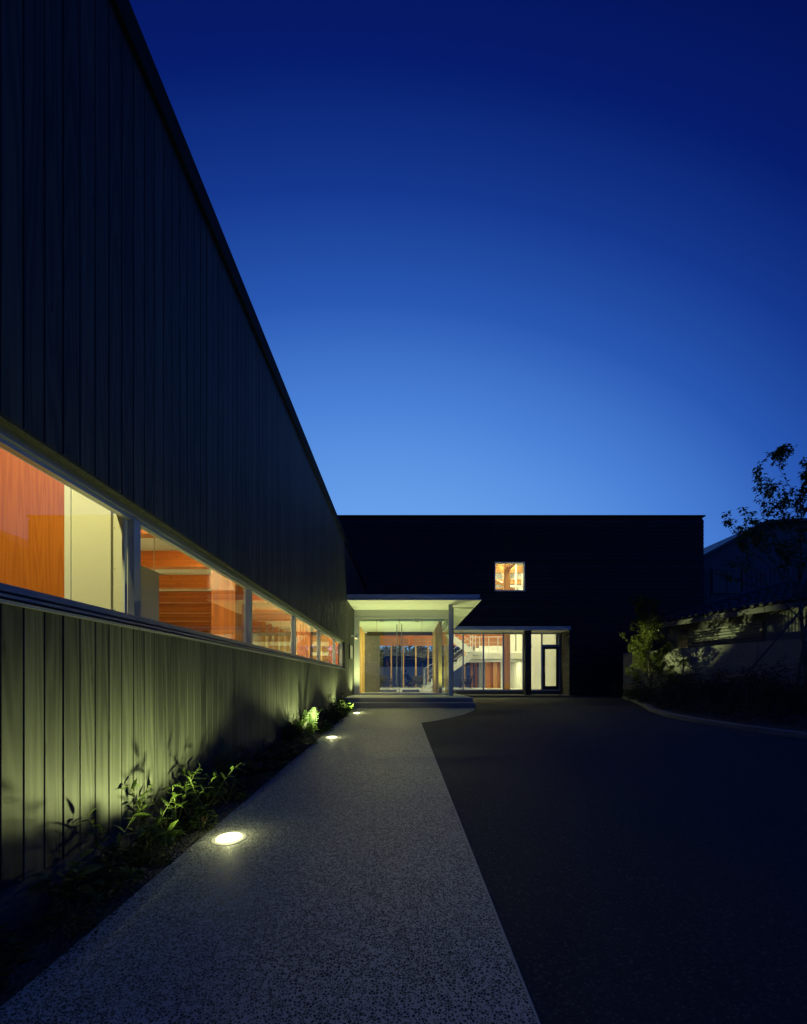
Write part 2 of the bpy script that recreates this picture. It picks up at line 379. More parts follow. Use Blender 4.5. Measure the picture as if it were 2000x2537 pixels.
# exposed aggregate footpath, flaring at its head to the steps
def right_edge(y):
    if y <= 8.0: return 0.436 - 0.0150 * y
    pts = [(8.0, 0.316), (8.02, 0.36), (8.25, 0.62), (8.7, 0.956), (9.05, 1.19), (9.4, 1.40), (10.06, 1.69), (10.45, 1.81), (10.7, 1.86), (10.79, 1.87)]
    for (a, p), (b, q) in zip(pts, pts[1:]):
        if a <= y <= b: return p + (q - p) * (y - a) / (b - a)
    return 1.87
ys = [-3, -1, 0, 1, 2, 3, 4, 5, 6, 7, 7.5, 8.0, 8.02, 8.12, 8.25, 8.45, 8.7, 9.05, 9.4, 9.75, 10.06, 10.3, 10.45, 10.6, 10.7, 10.79]
rows = []
for y in ys:
    r = right_edge(y); rows.append((y, [-1.33 + (r + 1.33) * k / 4 for k in range(5)]))
pth = sheet(rows, 'footpath', M['path'], 0.004); tag(pth, kind='structure')
# pale edging strip along the asphalt
mb = MB(); v = []; f = []
eys = [-3, 0, 2, 4, 6, 8.0]
for y in eys: v += [(right_edge(y), y, gz(y) - 0.05), (right_edge(y), y, gz(y) + 0.008), (right_edge(y) + 0.008, y, gz(y) + 0.008), (right_edge(y) + 0.008, y, gz(y) - 0.05)]
for i in range(len(eys) - 1):
    for j in range(3): a = i * 4 + j; f.append((a, a + 4, a + 5, a + 1))
mb.add(v, f); tag(part('path_edging', mb, M['edging']), kind='structure')
# planting bed soil against the building
mb = MB(); v = []; f = []
bys = [-3 + 0.12 * i for i in range(115)]
bxs = [-1.70, -1.62, -1.54, -1.46, -1.39, -1.332]
for y in bys:
    for k, x in enumerate(bxs): v.append((x, y, gz(y) + (0.0 if k == 5 else rnd.uniform(-0.012, 0.022))))
n = len(bxs)
for i in range(len(bys) - 1):
    for j in range(n - 1): f.append((i * n + j, i * n + j + 1, (i + 1) * n + j + 1, (i + 1) * n + j))
mb.add(v, f); tag(part('planting_soil', mb, M['soil'], smooth=True), kind='structure')
# loose chips and leaf litter in the bed
mb = MB()
def chip(mb, x, y, z, s):
    p = [Vector((rnd.uniform(-1, 1), rnd.uniform(-1, 1), rnd.uniform(-.5, .5))).normalized() * s * rnd.uniform(.6, 1) for _ in range(5)]
    c = Vector((x, y, z)); mb.add([c + q for q in p], [(0, 1, 2), (0, 2, 3), (0, 3, 4), (1, 2, 4), (2, 3, 4), (0, 4, 1)])
for i in range(2600):
    y = rnd.uniform(0.8, 10.7); x = rnd.choice([rnd.uniform(-1.69, -1.34), rnd.gauss(-1.36, 0.035)])
    chip(mb, x, y, gz(y) + 0.008, rnd.uniform(0.004, 0.014))
tag(part('bed_gravel', mb, M['soil']), kind='stuff')

# ------------------------------------------------------------------ timber clad building on the near side
W = 1.685; PITCH = 0.1032; Y_B0 = 1.7845 - 15 * 0.1032
Z_SILL, Z_HEAD, Z_TOP, Z_BOT = 1.456, 2.2475, 5.217, 0.249
Y_WIN1 = 11.40; Y_PORCH = 13.40; Y_FAC = 18.5
Z_FL = 0.68
bl = thing('timber_clad_building', 'long dark building clad in upright stained boards with a ribbon window', 'building', (-W - 0.6, 8.0, 0.0))
BB = lambda x0, x1, y0, y1, z0, z1: MB().box(x0, x1, y0, y1, z0, z1)
# wall core behind the boards
mb = MB()
mb.box(-1.86, -1.713, -6, Y_WIN1, 0.06, Z_SILL - 0.004); mb.box(-1.86, -1.713, -6, Y_WIN1, Z_HEAD + 0.004, 5.1)
mb.box(-1.86, -1.713, Y_WIN1, Y_PORCH + 0.25, 0.06, 5.1); mb.box(-1.86, -1.713, Y_PORCH + 0.25, 17.6, 3.7, 5.1)
part('wall_core', mb, M['backing'], bl)
part('plinth', BB(-1.712, -1.697, -6, 7.2, -0.3, Z_BOT + 0.03), M['plinth'], bl)
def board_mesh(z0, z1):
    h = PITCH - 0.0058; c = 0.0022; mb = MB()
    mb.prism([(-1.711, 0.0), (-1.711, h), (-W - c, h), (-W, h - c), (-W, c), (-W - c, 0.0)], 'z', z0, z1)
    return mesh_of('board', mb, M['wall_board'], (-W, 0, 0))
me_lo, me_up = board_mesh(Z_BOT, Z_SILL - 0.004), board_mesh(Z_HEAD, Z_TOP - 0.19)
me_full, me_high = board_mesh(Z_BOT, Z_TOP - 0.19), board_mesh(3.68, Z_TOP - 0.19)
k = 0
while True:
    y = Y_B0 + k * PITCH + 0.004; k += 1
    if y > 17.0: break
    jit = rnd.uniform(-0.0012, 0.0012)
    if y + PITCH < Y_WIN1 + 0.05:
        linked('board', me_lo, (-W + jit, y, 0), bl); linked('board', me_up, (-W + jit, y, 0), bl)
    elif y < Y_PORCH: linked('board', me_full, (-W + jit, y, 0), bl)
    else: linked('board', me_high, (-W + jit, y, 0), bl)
part('roof_fascia', BB(-1.74, -1.655, -6, 17.2, Z_TOP - 0.195, Z_TOP), M['coping'], bl)
part('roof', BB(-14, -1.745, -6, 17.6, Z_TOP - 0.11, Z_TOP - 0.03), M['coping'], bl)
# ribbon window
win = thing('ribbon_window', '', 'x'); del win['category']; 
if 'label' in win: del win['label']
win.parent = bl; win.location = Vector((-1.77, 5.0, Z_SILL)) - Vector(bl.location)
YW0 = -4.0
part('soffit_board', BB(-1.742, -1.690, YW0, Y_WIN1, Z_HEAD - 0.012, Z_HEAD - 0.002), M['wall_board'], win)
part('head_frame', BB(-1.80, -1.7435, YW0, Y_WIN1, 2.195, Z_HEAD - 0.001), M['alu'], win)
part('head_lip', BB(-1.795, -1.755, YW0, Y_WIN1, 2.168, 2.194), M['alu'], win)
part('inner_head', BB(-1.90, -1.802, YW0, Y_WIN1, 2.225, 2.45), M['white'], win)
part('sill_rail', BB(-1.80, -1.742, YW0, Y_WIN1, 1.521, 1.5525), M['alu'], win)
part('sill_channel', BB(-1.80, -1.752, YW0, Y_WIN1, 1.470, 1.520), M['alu_dark'], win)
part('sill_track', BB(-1.751, -1.715, YW0, Y_WIN1, 1.489, 1.503), M['alu'], win)
for a, b in ((-4, -1.9), (-1.893, 0.1), (0.107, 2.54), (2.547, 4.85), (4.857, 7.3), (7.307, 9.6), (9.607, 11.46)):
    part('sill_flashing', BB(-1.80, -1.670, a, b, Z_SILL - 0.002, 1.4685), M['alu'], win)
part('jamb', BB(-1.80, -1.700, Y_WIN1 - 0.03, Y_WIN1 + 0.004, 1.47, 2.2), M['alu_dark'], win)
mull = [-3.07, -1.17, 0.73, 2.631, 4.584, 6.442, 8.323, 10.13, 11.24]
me_m = mesh_of('mullion', MB().box(-0.012, 0.028, -0.032, 0.032, 0, 0.62), M['alu'])
me_s = mesh_of('sash_stile', MB().box(-0.008, 0.010, -0.012, 0.012, 0, 0.62), M['white_steel'])
for y in mull:
    linked('mullion', me_m, (-1.7705, y, 1.553), win)
    linked('sash_stile', me_s, (-1.795, y - 0.046, 1.553), win); linked('sash_stile', me_s, (-1.795, y + 0.046, 1.553), win)
edges = [YW0] + mull + [Y_WIN1]
for a, b in zip(edges, edges[1:]):
    if b - a > 0.2: part('pane', BB(-1.778, -1.772, a + 0.03, b - 0.03, 1.545, 2.18), M['glass'], win)
# inside
part('floor', BB(-10, -1.862, -6, 17.6, 0.5, Z_FL), M['floor_hall'], bl)
part('back_wall', BB(-10.2, -10, -6, 17.6, 0.5, 5.1), M['white'], bl)
part('ceiling', BB(-10, -1.862, -6, 17.6, 3.46, 3.56), M['white'], bl)
part('end_wall', BB(-10, -1.862, 17.35, 17.6, Z_FL, 3.458), M['white'], bl)
part('end_wall', BB(-10, -1.862, -6.1, -5.9, Z_FL, 3.458), M['white'], bl)
me_beam = mesh_of('beam', MB().box(-4.0, 4.0, -0.09, 0.09, 0, 0.281), M['timber_x'])
for i in range(-4, 8):
    y = 5.60 + 1.615 * i
    if abs(y - 2.7) < 0.2: continue
    linked('beam', me_beam, (-5.87, y + 0.09, 3.178), bl)
me_col = mesh_of('column', MB().box(-0.175, 0.175, -0.15, 0.15, Z_FL, 3.178), M['timber_z'])
for y in (6.15, 10.9, 15.4): linked('column', me_col, (-2.695, y, 0), bl)
# lower inner wall line under the window and pale slatted end panels
for i in range(5): part('wall_slat', BB(-6.5, -2.0, 17.28, 17.345, 1.15 + 0.42 * i, 1.15 + 0.42 * i + 0.24), M['fin'], bl)
# partition meeting the first mullion
PY = 2.66
part('partition_panel', BB(-2.203, -1.945, PY + 0.01, PY + 0.07, Z_FL, 3.458), M['cream'], bl)
part('partition_panel', BB(-6.0, -2.245, PY + 0.012, PY + 0.07, Z_FL, 3.458), M['wood_panel'], bl)
part('partition_trim', BB(-2.243, -2.203, PY + 0.0, PY + 0.071, Z_FL, 3.458), M['soffit'], bl)
part('partition_core', BB(-6.0, -1.864, PY + 0.10, PY + 0.16, Z_FL, 3.458), M['white'], bl)
cv = part('cover_plate', BB(-1.920, -1.822, PY, PY + 0.06, Z_FL, 3.4), M['cream'], bl)
mb = MB()
for z in (1.60, 1.868, 2.137, 2.4):
    for x in (-1.911, -1.833): mb.tube((x, PY + 0.001, z), (x, PY - 0.003, z), 0.0028, n=8)
part('screw', mb, M['alu_dark'], cv)

# ceiling strip lights between the beams
for i in range(-1, 7):
    y = 5.60 + 1.615 * i + .40
    for x in ((-3.35, -4.1) if y < 5 else (-2.65, -3.6)):
        t_ = thing('strip_light', 'white strip light fixed to the ceiling between timber beams', 'ceiling light', (x, y, 3.44), 'strip lights between the timber beams')
        part('housing', BB(x - .40, x + .40, y - .09, y + .09, 3.41, 3.457), M['white_steel'], t_)
        part('diffuser', BB(x - .38, x + .38, y - .07, y + .07, 3.392, 3.409), M['strip'], t_)
t_ = thing('added_partition_spot', 'added white ceiling spotlight washing the orange panel partition', 'spotlight', (-2.2, 1.2, 3.4))  # added lamp, brightens the partition without spilling onto the footpath
mb = MB(); mb.tube((-2.2, 1.2, 3.457), (-2.2, 1.2, 3.36), .02, n=8); mb.tube((-2.2, 1.17, 3.38), (-2.2, 1.28, 3.27), .045, .055, n=14); part('head', mb, M['white_steel'], t_)
ld = bpy.data.lights.new('added_wash_beam', 'SPOT'); ld.energy = 180; ld.color = LIGHT_ROOM; ld.spot_size = R(112); ld.spot_blend = .8; ld.shadow_soft_size = .06
lo = bpy.data.objects.new('added_wash_beam', ld); COL.objects.link(lo); lo.parent = t_; lo.location = (0, .10, -.14)
lo.rotation_euler = (Vector((-2.6, 2.66, 1.8)) - Vector((-2.2, 1.3, 3.26))).to_track_quat('-Z', 'Y').to_euler()
# hanging white projection screen with its wire
hs = thing('hanging_screen', 'white screen hung on thin wires just behind the ribbon window', 'screen', (-2.6, 4.1, 0.9))
part('sheet', BB(-2.605, -2.585, 3.90, 4.245, 0.95, 2.245), M['white'], hs)
part('top_rail', BB(-2.612, -2.578, 3.88, 4.25, 2.246, 2.262), M['white_steel'], hs)
mb = MB(); mb.tube((-2.595, 3.95, 2.26), (-2.595, 3.95, 3.458), 0.003, n=6); mb.tube((-2.595, 4.18, 2.26), (-2.595, 4.18, 3.458), 0.003, n=6)
part('wire', mb, M['white_steel'], hs)

# ------------------------------------------------------------------ black sided main building
ZF_TOP = 8.727; X_R = 13.7; X_REC = 7.54; Z_REC = 3.50; Y_GL = 19.5; Y_END = 30.0
SIDE_P = 0.186
mbld = thing('black_sided_building', 'tall black building with horizontal lap siding and one lit square window', 'building', (5.0, 24.0, 0.3))
# wall core with openings
WX0, WX1, WZ0, WZ1 = 4.12, 5.52, 5.267, 6.607
mb = MB(); yb0, yb1 = Y_FAC + 0.03, Y_FAC + 0.22
mb.box(-9, X_R - .03, yb0, yb1, WZ1, ZF_TOP - .06); mb.box(-9, WX0, yb0, yb1, 3.66, WZ1); mb.box(WX1, X_R - .03, yb0, yb1, 3.66, WZ1)
mb.box(WX0, WX1, yb0, yb1, 3.66, WZ0); mb.box(X_REC, X_R - .03, yb0, yb1, 0.2, 3.66); mb.box(-9, -1.9, yb0, yb1, 0.2, 3.66)
part('wall_core', mb, M['backing'], mbld)
mb = MB(); mb.box(X_R - 0.25, X_R - 0.03, yb1, Y_END + .2, 0.2, ZF_TOP - .06)
part('side_wall', mb, M['backing'], mbld)
part('coping', BB(-9.1, X_R + 0.05, Y_FAC - 0.06, Y_FAC + 0.3, ZF_TOP - 0.06, ZF_TOP), M['coping'], mbld)
part('coping', BB(X_R - 0.3, X_R + 0.05, Y_FAC + 0.302, Y_END + .2, ZF_TOP - 0.06, ZF_TOP), M['coping'], mbld)
def lap(x0, x1, z):
    mb = MB(); h = SIDE_P
    mb.prism([(Y_FAC + 0.03, z), (Y_FAC - 0.022, z), (Y_FAC - 0.020, z + 0.012), (Y_FAC + 0.004, z + h), (Y_FAC + 0.03, z + h)], 'x', x0, x1)
    part('siding_board', mb, M['siding'], mbld, origin=((x0 + x1) / 2, Y_FAC, z))
z = 0.36
while z < ZF_TOP - 0.08:
    zt = z + SIDE_P
    if zt > ZF_TOP - 0.055: break
    if z < Z_REC + 0.12: lap(X_REC + 0.01, X_R, z)
    elif zt > WZ0 + .01 and z < WZ1 - .01: lap(-9, WX0 - 0.005, z); lap(WX1 + 0.005, X_R, z)
    else: lap(-9, X_R, z)
    z += SIDE_P
# end wall siding (its laps notch the corner)
z = 0.36
while z + SIDE_P < ZF_TOP - 0.05:
    mb = MB(); mb.prism([(X_R - 0.03, z), (X_R + 0.022, z), (X_R + 0.020, z + 0.012), (X_R - 0.004, z + SIDE_P), (X_R - 0.03, z + SIDE_P)], 'y', Y_FAC + 0.031, Y_END)
    part('siding_board', mb, M['siding'], mbld); z += SIDE_P
# recess return in a paler siding copy, its lamp light put into the colour
part('return_core', BB(X_REC + .03, X_REC + .2, Y_FAC + .225, Y_GL + .1, 0.2, Z_REC + .1), M['backing'], mbld)
M['siding_lit_y'] = board_mat('black_siding_lit_return', (0.045, 0.043, 0.040), (0.095, 0.09, 0.08), 'y', spec=0.3, rough=0.6)
z = 0.50
while z + SIDE_P < Z_REC + 0.05:
    mb = MB(); mb.prism([(X_REC + 0.03, z), (X_REC - 0.020, z), (X_REC - 0.018, z + 0.012), (X_REC + 0.004, z + SIDE_P - .004), (X_REC + 0.03, z + SIDE_P - .004)], 'y', Y_FAC - 0.02, Y_GL)
    part('siding_board', mb, M['siding_lit_y'], mbld); z += SIDE_P
# recess soffit, metal fascia
part('recess_soffit', BB(1.40, X_REC - 0.025, Y_FAC - 0.12, Y_GL + .1, Z_REC - 0.03, Z_REC), M['soffit'], mbld)
part('recess_fascia', BB(1.40, X_REC + 0.02, Y_FAC - 0.15, Y_FAC - 0.121, Z_REC - 0.032, Z_REC + 0.13), M['steel_paint'], mbld)
part('recess_cap', BB(1.40, X_REC + 0.02, Y_FAC - 0.120, Y_FAC + 0.03, Z_REC + 0.10, Z_REC + 0.128), M['steel_paint'], mbld)
# terrace in front of the glazing and a low kerb under the wall
part('terrace', BB(1.95, X_REC + 0.3, 18.0, Y_GL + 0.2, 0.2, 0.50), M['dark_step'], mbld)
part('base_course', BB(X_REC + 0.302, X_R + .1, 18.0, Y_FAC + 0.02, 0.2, 0.47), M['dark_step'], mbld)
part('glazing_plinth', BB(1.3, X_REC - 0.03, Y_GL - 0.03, Y_GL + 0.12, 0.50, 0.665), M['plinth'], mbld)
# glazed wall in the recess
gl = part('glazed_screen', BB(1.3, X_REC - .03, Y_GL - 0.04, Y_GL + 0.04, 0.666, 0.735), M['alu'], mbld)
part('head_rail', BB(1.3, X_REC - .03, Y_GL - 0.04, Y_GL + 0.04, 3.40, 3.468), M['alu'], gl)
xm = [1.84, 2.82, 3.80, 4.76, 5.72, 6.62, 7.46]
me_m2 = mesh_of('mullion', MB().box(-.032, .032, -.035, .035, 0.736, 3.399), M['alu'])
for x in xm: linked('mullion', me_m2, (x, Y_GL, 0), gl)
ed = [1.3] + xm
for a, b in zip(ed, ed[1:]):
    if a < 6.6: part('pane', BB(a + .02, b - .02, Y_GL - .004, Y_GL + .004, 0.74, 3.40), M['glass'], gl)
# side door with transom
dr = part('side_door', BB(6.655, 7.425, Y_GL - .045, Y_GL + .0, 0.736, 0.90), M['dark_timber'], mbld)
part('stile', BB(6.655, 6.775, Y_GL - .045, Y_GL + .0, 0.901, 2.80), M['dark_timber'], dr); part('stile', BB(7.305, 7.425, Y_GL - .045, Y_GL + .0, 0.901, 2.80), M['dark_timber'], dr)
part('top_rail', BB(6.776, 7.304, Y_GL - .045, Y_GL + .0, 2.68, 2.80), M['dark_timber'], dr)
part('transom', BB(6.655, 7.425, Y_GL - .05, Y_GL + .01, 2.801, 2.90), M['alu'], dr)
part('pane', BB(6.776, 7.304, Y_GL - .026, Y_GL - .018, 0.901, 2.679), M['glass'], dr); part('pane', BB(6.655, 7.425, Y_GL - .026, Y_GL - .018, 2.901, 3.399), M['glass'], dr)
mb = MB(); mb.tube((6.72, Y_GL - .10, 1.55), (6.72, Y_GL - .10, 1.85), .012); mb.tube((6.72, Y_GL - .10, 1.58), (6.72, Y_GL - .04, 1.58), .008); mb.tube((6.72, Y_GL - .10, 1.82), (6.72, Y_GL - .04, 1.82), .008)
part('handle', mb, M['alu'], dr)
# dark outer timber post
part('timber_post', BB(5.55, 5.83, Y_FAC + 0.08, Y_FAC + 0.33, 0.50, Z_REC - .03), M['dark_timber'], mbld)
# square window
sq = part('square_window', MB().box(WX0 + .001, WX0 + .04, Y_FAC - 0.005, Y_FAC + .2, WZ0 + .001, WZ1 - .001).box(WX1 - .04, WX1 - .001, Y_FAC - 0.005, Y_FAC + .2, WZ0 + .001, WZ1 - .001)
          .box(WX0 + .041, WX1 - .041, Y_FAC - 0.005, Y_FAC + .2, WZ1 - .04, WZ1 - .001).box(WX0 + .041, WX1 - .041, Y_FAC - 0.005, Y_FAC + .2, WZ0 + .001, WZ0 + .04), M['steel_paint'], mbld)
part('pane', BB(WX0 + .04, WX1 - .04, Y_FAC + .06, Y_FAC + .066, WZ0 + .04, WZ1 - .04), M['glass'], sq)
part('sill', BB(WX0 - .01, WX1 + .01, Y_FAC - 0.05, Y_FAC - 0.006, WZ0 - .02, WZ0 + .01), M['steel_paint'], sq)
part('closing_panel', BB(7.47, X_REC + .16, Y_GL + .015, Y_GL + .118, 0.5, 3.46), M['alu'], mbld)
part('rear_wall', BB(7.35 + .16, X_R - .26, Y_END, Y_END + .2, 0.2, 8.6), M['backing'], mbld)
part('rear_wall', BB(-9, -2.36, Y_END, Y_END + .2, 0.2, 8.6), M['backing'], mbld)
# hall behind
HX0, HX1 = -2.2, 7.35
part('hall_floor', MB().box(HX0, 1.36, 16.5, Y_GL + .122, 0.4, Z_FL).box(HX0, HX1, Y_GL + .123, Y_END, 0.4, Z_FL), M['floor_hall'], mbld)
part('hall_ceiling', BB(HX0, X_R - .3, Y_FAC + .23, Y_END, 8.40, 8.50), M['white'], mbld)
part('hall_side_wall', BB(HX1, HX1 + .15, Y_GL + .12, Y_END, 0.4, 8.4), M['white'], mbld)
part('hall_side_wall', MB().box(HX0 - .15, HX0, 17.62, Y_FAC + .225, 0.4, 3.60).box(HX0 - .15, HX0, Y_FAC + .226, Y_END, 0.4, 8.4), M['white'], mbld)
part('front_lining', BB(HX0, WX0 - .02, Y_FAC + .225, Y_FAC + .25, 3.7, 8.4), M['white'], mbld)
part('front_lining', BB(WX1 + .02, HX1, Y_FAC + .225, Y_FAC + .25, 3.7, 8.4), M['white'], mbld)
part('recess_ceiling', BB(1.3, HX1, Y_GL + .1, Y_GL + .22, 3.47, 3.9), M['white'], mbld)
part('column', BB(5.42, 5.75, 22.0, 22.3, Z_FL, 8.4), M['timber_roof_z'], mbld)
part('column', BB(0.3, 0.6, 29.0, 29.3, 3.8, 8.4), M['timber_z'], mbld)
# far glazed wall with timber mullions, wood cladding above
part('far_lintel', BB(HX0, HX1, Y_END - .02, Y_END + .1, 3.77, 4.30), M['timber_hall'], mbld)
for i in range(5): part('cladding_board', BB(HX0, HX1, Y_END + .0, Y_END + .1, 4.31 + .25 * i, 4.31 + .25 * i + .24), M['wood_wall'], mbld)
part('far_upper_wall', BB(HX0, HX1, Y_END + .0, Y_END + .1, 5.57, 8.4), M['white'], mbld)
part('far_wall', BB(5.5, HX1, Y_END - .02, Y_END + .1, Z_FL, 3.76), M['white'], mbld)
for x in (-1.95, -1.0, -.09, .83, 1.74, 2.65, 3.56, 4.45): part('far_mullion', BB(x - .045, x + .045, Y_END - .06, Y_END + .06, Z_FL, 3.769), M['fin'], mbld)
for x in (4.98, 5.30): part('far_mullion', BB(x - .10, x + .10, Y_END - .08, Y_END + .06, Z_FL, 3.769), M['timber_roof_z'], mbld)
part('far_pane', BB(HX0, 5.2, Y_END + .0, Y_END + .008, Z_FL, 3.769), M['glass'], mbld)
part('far_sill', BB(HX0, 5.2, Y_END - .05, Y_END + .05, Z_FL, Z_FL + .05), M['alu_dark'], mbld)
# mezzanine and what stands below it
part('mezzanine_slab', BB(3.95, HX1, 24.6, Y_END - .1, 2.50, 2.86), M['white'], mbld)
mb = MB(); mb.tube((4.0, 24.9, 2.42), (HX1, 24.9, 2.42), .10, n=16); part('air_duct', mb, M['white_steel'], mbld, smooth=True)
part('partition_panel', BB(5.60, 6.35, 28.0, 28.08, Z_FL, 2.49), M['hall_panel'], mbld); part('partition_panel', BB(6.36, 6.62, 28.0, 28.08, Z_FL, 2.49), M['hall_panel'], mbld)
part('column', BB(6.05, 6.33, 27.6, 27.9, Z_FL, 2.49), M['timber_roof_z'], mbld)
part('partition_panel', BB(6.64, HX1, 27.9, 28.0, Z_FL, 2.49), M['white'], mbld)
part('low_wall', BB(5.1, 6.2, 29.3, 29.4, 2.861, 3.55), M['white'], mbld)
rl = part('mezzanine_railing', BB(3.98, 6.4, 24.66, 24.69, 3.82, 3.86), M['white_steel'], mbld)
for i in range(5): part('post', BB(4.0 + .56 * i, 4.035 + .56 * i, 24.66, 24.69, 2.861, 3.819), M['white_steel'], rl)
for zz in (3.15, 3.48): part('rail', BB(3.98, 6.4, 24.67, 24.68, zz, zz + .015), M['white_steel'], rl)
# roof timbers seen through the square window
part('roof_beam', BB(HX0, HX1, 20.1, 20.35, 7.20, 7.60), M['timber_roof'], mbld)
part('roof_beam', BB(HX0, HX1, 24.0, 24.2, 7.60, 8.0), M['timber_roof'], mbld)
part('roof_beam', BB(HX0, HX1, 25.4, 25.6, 7.25, 7.55), M['timber_roof'], mbld)
part('roof_beam', BB(HX0, HX1, 26.4, 26.6, 7.0, 7.28), M['timber_roof'], mbld)
for (p0, p1) in (((5.58, 22.15, 7.25), (6.9, 20.3, 8.3)), ((5.56, 22.2, 6.4), (4.2, 24.0, 7.6)), ((5.5, 22.1, 7.0), (5.5, 24.0, 8.2))):
    mb = MB(); mb.tube(p0, p1, .12, n=4); part('brace', mb, M['timber_roof_z'], mbld)
part('steel_post', BB(6.30, 6.38, 23.0, 23.08, 2.861, 8.4), M['white_steel'], mbld)
# staircase
st = thing('staircase', 'white steel staircase climbing in two flights to the mezzanine', 'staircase', (2.4, 24.2, Z_FL))
n = 11; rise = (2.86 - Z_FL) / n; x0 = 1.08; run = 0.262
for i in range(n):
    xa = x0 + run * i; za = Z_FL + rise * (i + 1)
    part('step', MB().box(xa, xa + run + .01, 23.60, 24.55, za - .045, za).box(xa, xa + .02, 23.60, 24.55, za - rise + .001, za - .046), M['white_steel'], st)
for y in (23.55, 24.56):
    mb = MB(); mb.prism([(x0, Z_FL), (x0 + .28, Z_FL), (x0 + run * n, 2.86 - .40), (x0 + run * n, 2.80), (x0 + run * (n - .6), 2.80)] if True else [], 'y', y, y + .03)
    part('stringer', mb, M['white_steel'], st)
part('landing', BB(x0 + run * n, 4.6, 23.55, 24.58, 2.70, 2.865), M['white_steel'], st)
xu = 4.35
for i in range(10):
    xa = xu - run * i; za = 2.865 + rise * (i + 1)
    part('step', MB().box(xa - run - .01, xa, 24.75, 25.7, za - .045, za).box(xa - .02, xa, 24.75, 25.7, za - rise + .001, za - .046), M['white_steel'], st)
mb = MB(); mb.prism([(xu + .1, 2.86), (xu - .1, 2.52), (xu - run * 10, 2.50 + rise * 10 - .05), (xu - run * 10, 2.86 + rise * 10)], 'y', 24.70, 24.73); part('stringer', mb, M['white_steel'], st)
for dz in (0.95, 0.62, 0.3):
    mb = MB(); mb.tube((x0, 23.52, Z_FL + dz + .15), (x0 + run * n, 23.52, 2.86 + dz), .013, n=6); part('handrail', mb, M['white_steel'], st)
    mb = MB(); mb.tube((xu, 24.68, 2.9 + dz + .15), (xu - run * 10, 24.68, 2.9 + rise * 10 + dz), .014, n=6); part('handrail', mb, M['white_steel'], st)
for (px, pz, py) in ((x0 + .05, Z_FL, 23.52), (x0 + run * n, 2.80, 23.52), (xu - .02, 2.86, 24.68), (xu - run * 5, 2.86 + rise * 5, 24.68)):
    mb = MB(); mb.tube((px, py, pz), (px, py, pz + 1.1), .02, n=6); part('railing_post', mb, M['white_steel'], st)
# lights in the hall
for (x, y, zz) in ((0.2, 19.0, 5.2),):
    pass
for (x, y) in ((-0.5, 21.0), (2.3, 21.0), (4.6, 22.6), (-0.5, 25.5), (2.3, 26.0), (6.5, 21.5), (6.3, 24.0), (4.55, 27.2), (5.6, 28.2)):
    t_ = thing('ceiling_downlight', 'round downlight in the white hall ceiling', 'ceiling light', (x, y, 8.39), 'downlights in the hall ceiling')
    mb = MB(); mb.disc_ring((x, y, 8.345), [(.20, .054), (.24, .02), (.22, 0.0), (.20, 0.0)], 24); part('trim_ring', mb, M['white_steel'], t_)
    mb = MB(); mb.disc_ring((x, y, 8.35), [(.19, 0.03), (.19, 0.0), (.0, 0.0)], 24); part('diffuser', mb, M['down'], t_)
for (x, y) in ((5.0, 26.2), (6.6, 26.0)):
    t_ = thing('mezzanine_downlight', 'small round lamp under the white mezzanine slab', 'ceiling light', (x, y, 2.49), 'lamps under the mezzanine')
    mb = MB(); mb.disc_ring((x, y, 2.46), [(.10, .035), (.12, .0), (.1, 0.0)], 16); part('trim_ring', mb, M['white_steel'], t_)
    mb = MB(); mb.disc_ring((x, y, 2.463), [(.095, 0.02), (.095, 0.0), (.0, 0.0)], 16); part('diffuser', mb, M['down'], t_)
def wall_spot(x, y, zz, label):
    t_ = thing('gallery_spotlight', label, 'spotlight', (x, y, zz), 'spotlights on the white gallery wall')
    mb = MB(); mb.tube((x, y, zz), (x - .25, y, zz + .03), .009, n=6); part('arm', mb, M['white_steel'], t_)
    mb = MB(); mb.tube((x - .27, y, zz + .08), (x - .22, y, zz - .06), .03, .045, n=12); part('head', mb, M['white_steel'], t_)
    ld = bpy.data.lights.new('gallery_beam', 'SPOT'); ld.energy = 60; ld.color = (1, .93, .85); ld.spot_size = R(50); ld.spot_blend = .6; ld.shadow_soft_size = .03
    lo = bpy.data.objects.new('gallery_beam', ld); COL.objects.link(lo); lo.parent = t_; lo.location = (-.215, 0, -.085); lo.rotation_euler = (0, R(16), 0)
wall_spot(HX1, 26.4, 2.95, 'white arm spotlight high on gallery wall, farther one')
wall_spot(HX1, 22.6, 3.05, 'white arm spotlight high on gallery wall, nearer one')

# black lounge chairs in front of the far window
def lounge_chair(label, x, y, rz):
    t_ = thing('lounge_chair', label, 'armchair', (0, 0, 0), 'black lounge chairs by the far window')
    part('seat', BB(-.36, .36, -.34, .30, .26, .42), M['black'], t_); part('backrest', MB().prism([(.30, .30), (.40, .30), (.50, .82), (.42, .82)], 'x', -.36, .36), M['black'], t_)
    for s in (-1, 1):
        part('armrest', BB(s * .40 - .035, s * .40 + .035, -.36, .40, .56, .61), M['black'], t_)
        for yy in (-.33, .33): part('leg', BB(s * .40 - .025, s * .40 + .025, yy - .025, yy + .025, 0, .559), M['black'], t_)
    t_.location = (x, y, Z_FL); t_.rotation_euler = (0, 0, rz); return t_
lounge_chair('black lounge chair seen through the left glass door leaf', -1.35, 27.0, R(20))
lounge_chair('black lounge chair seen through the right glass door leaf', .75, 27.2, R(-15))
lounge_chair('black lounge chair beside the foot of the partition under the mezzanine', 3.95, 26.3, R(-100))

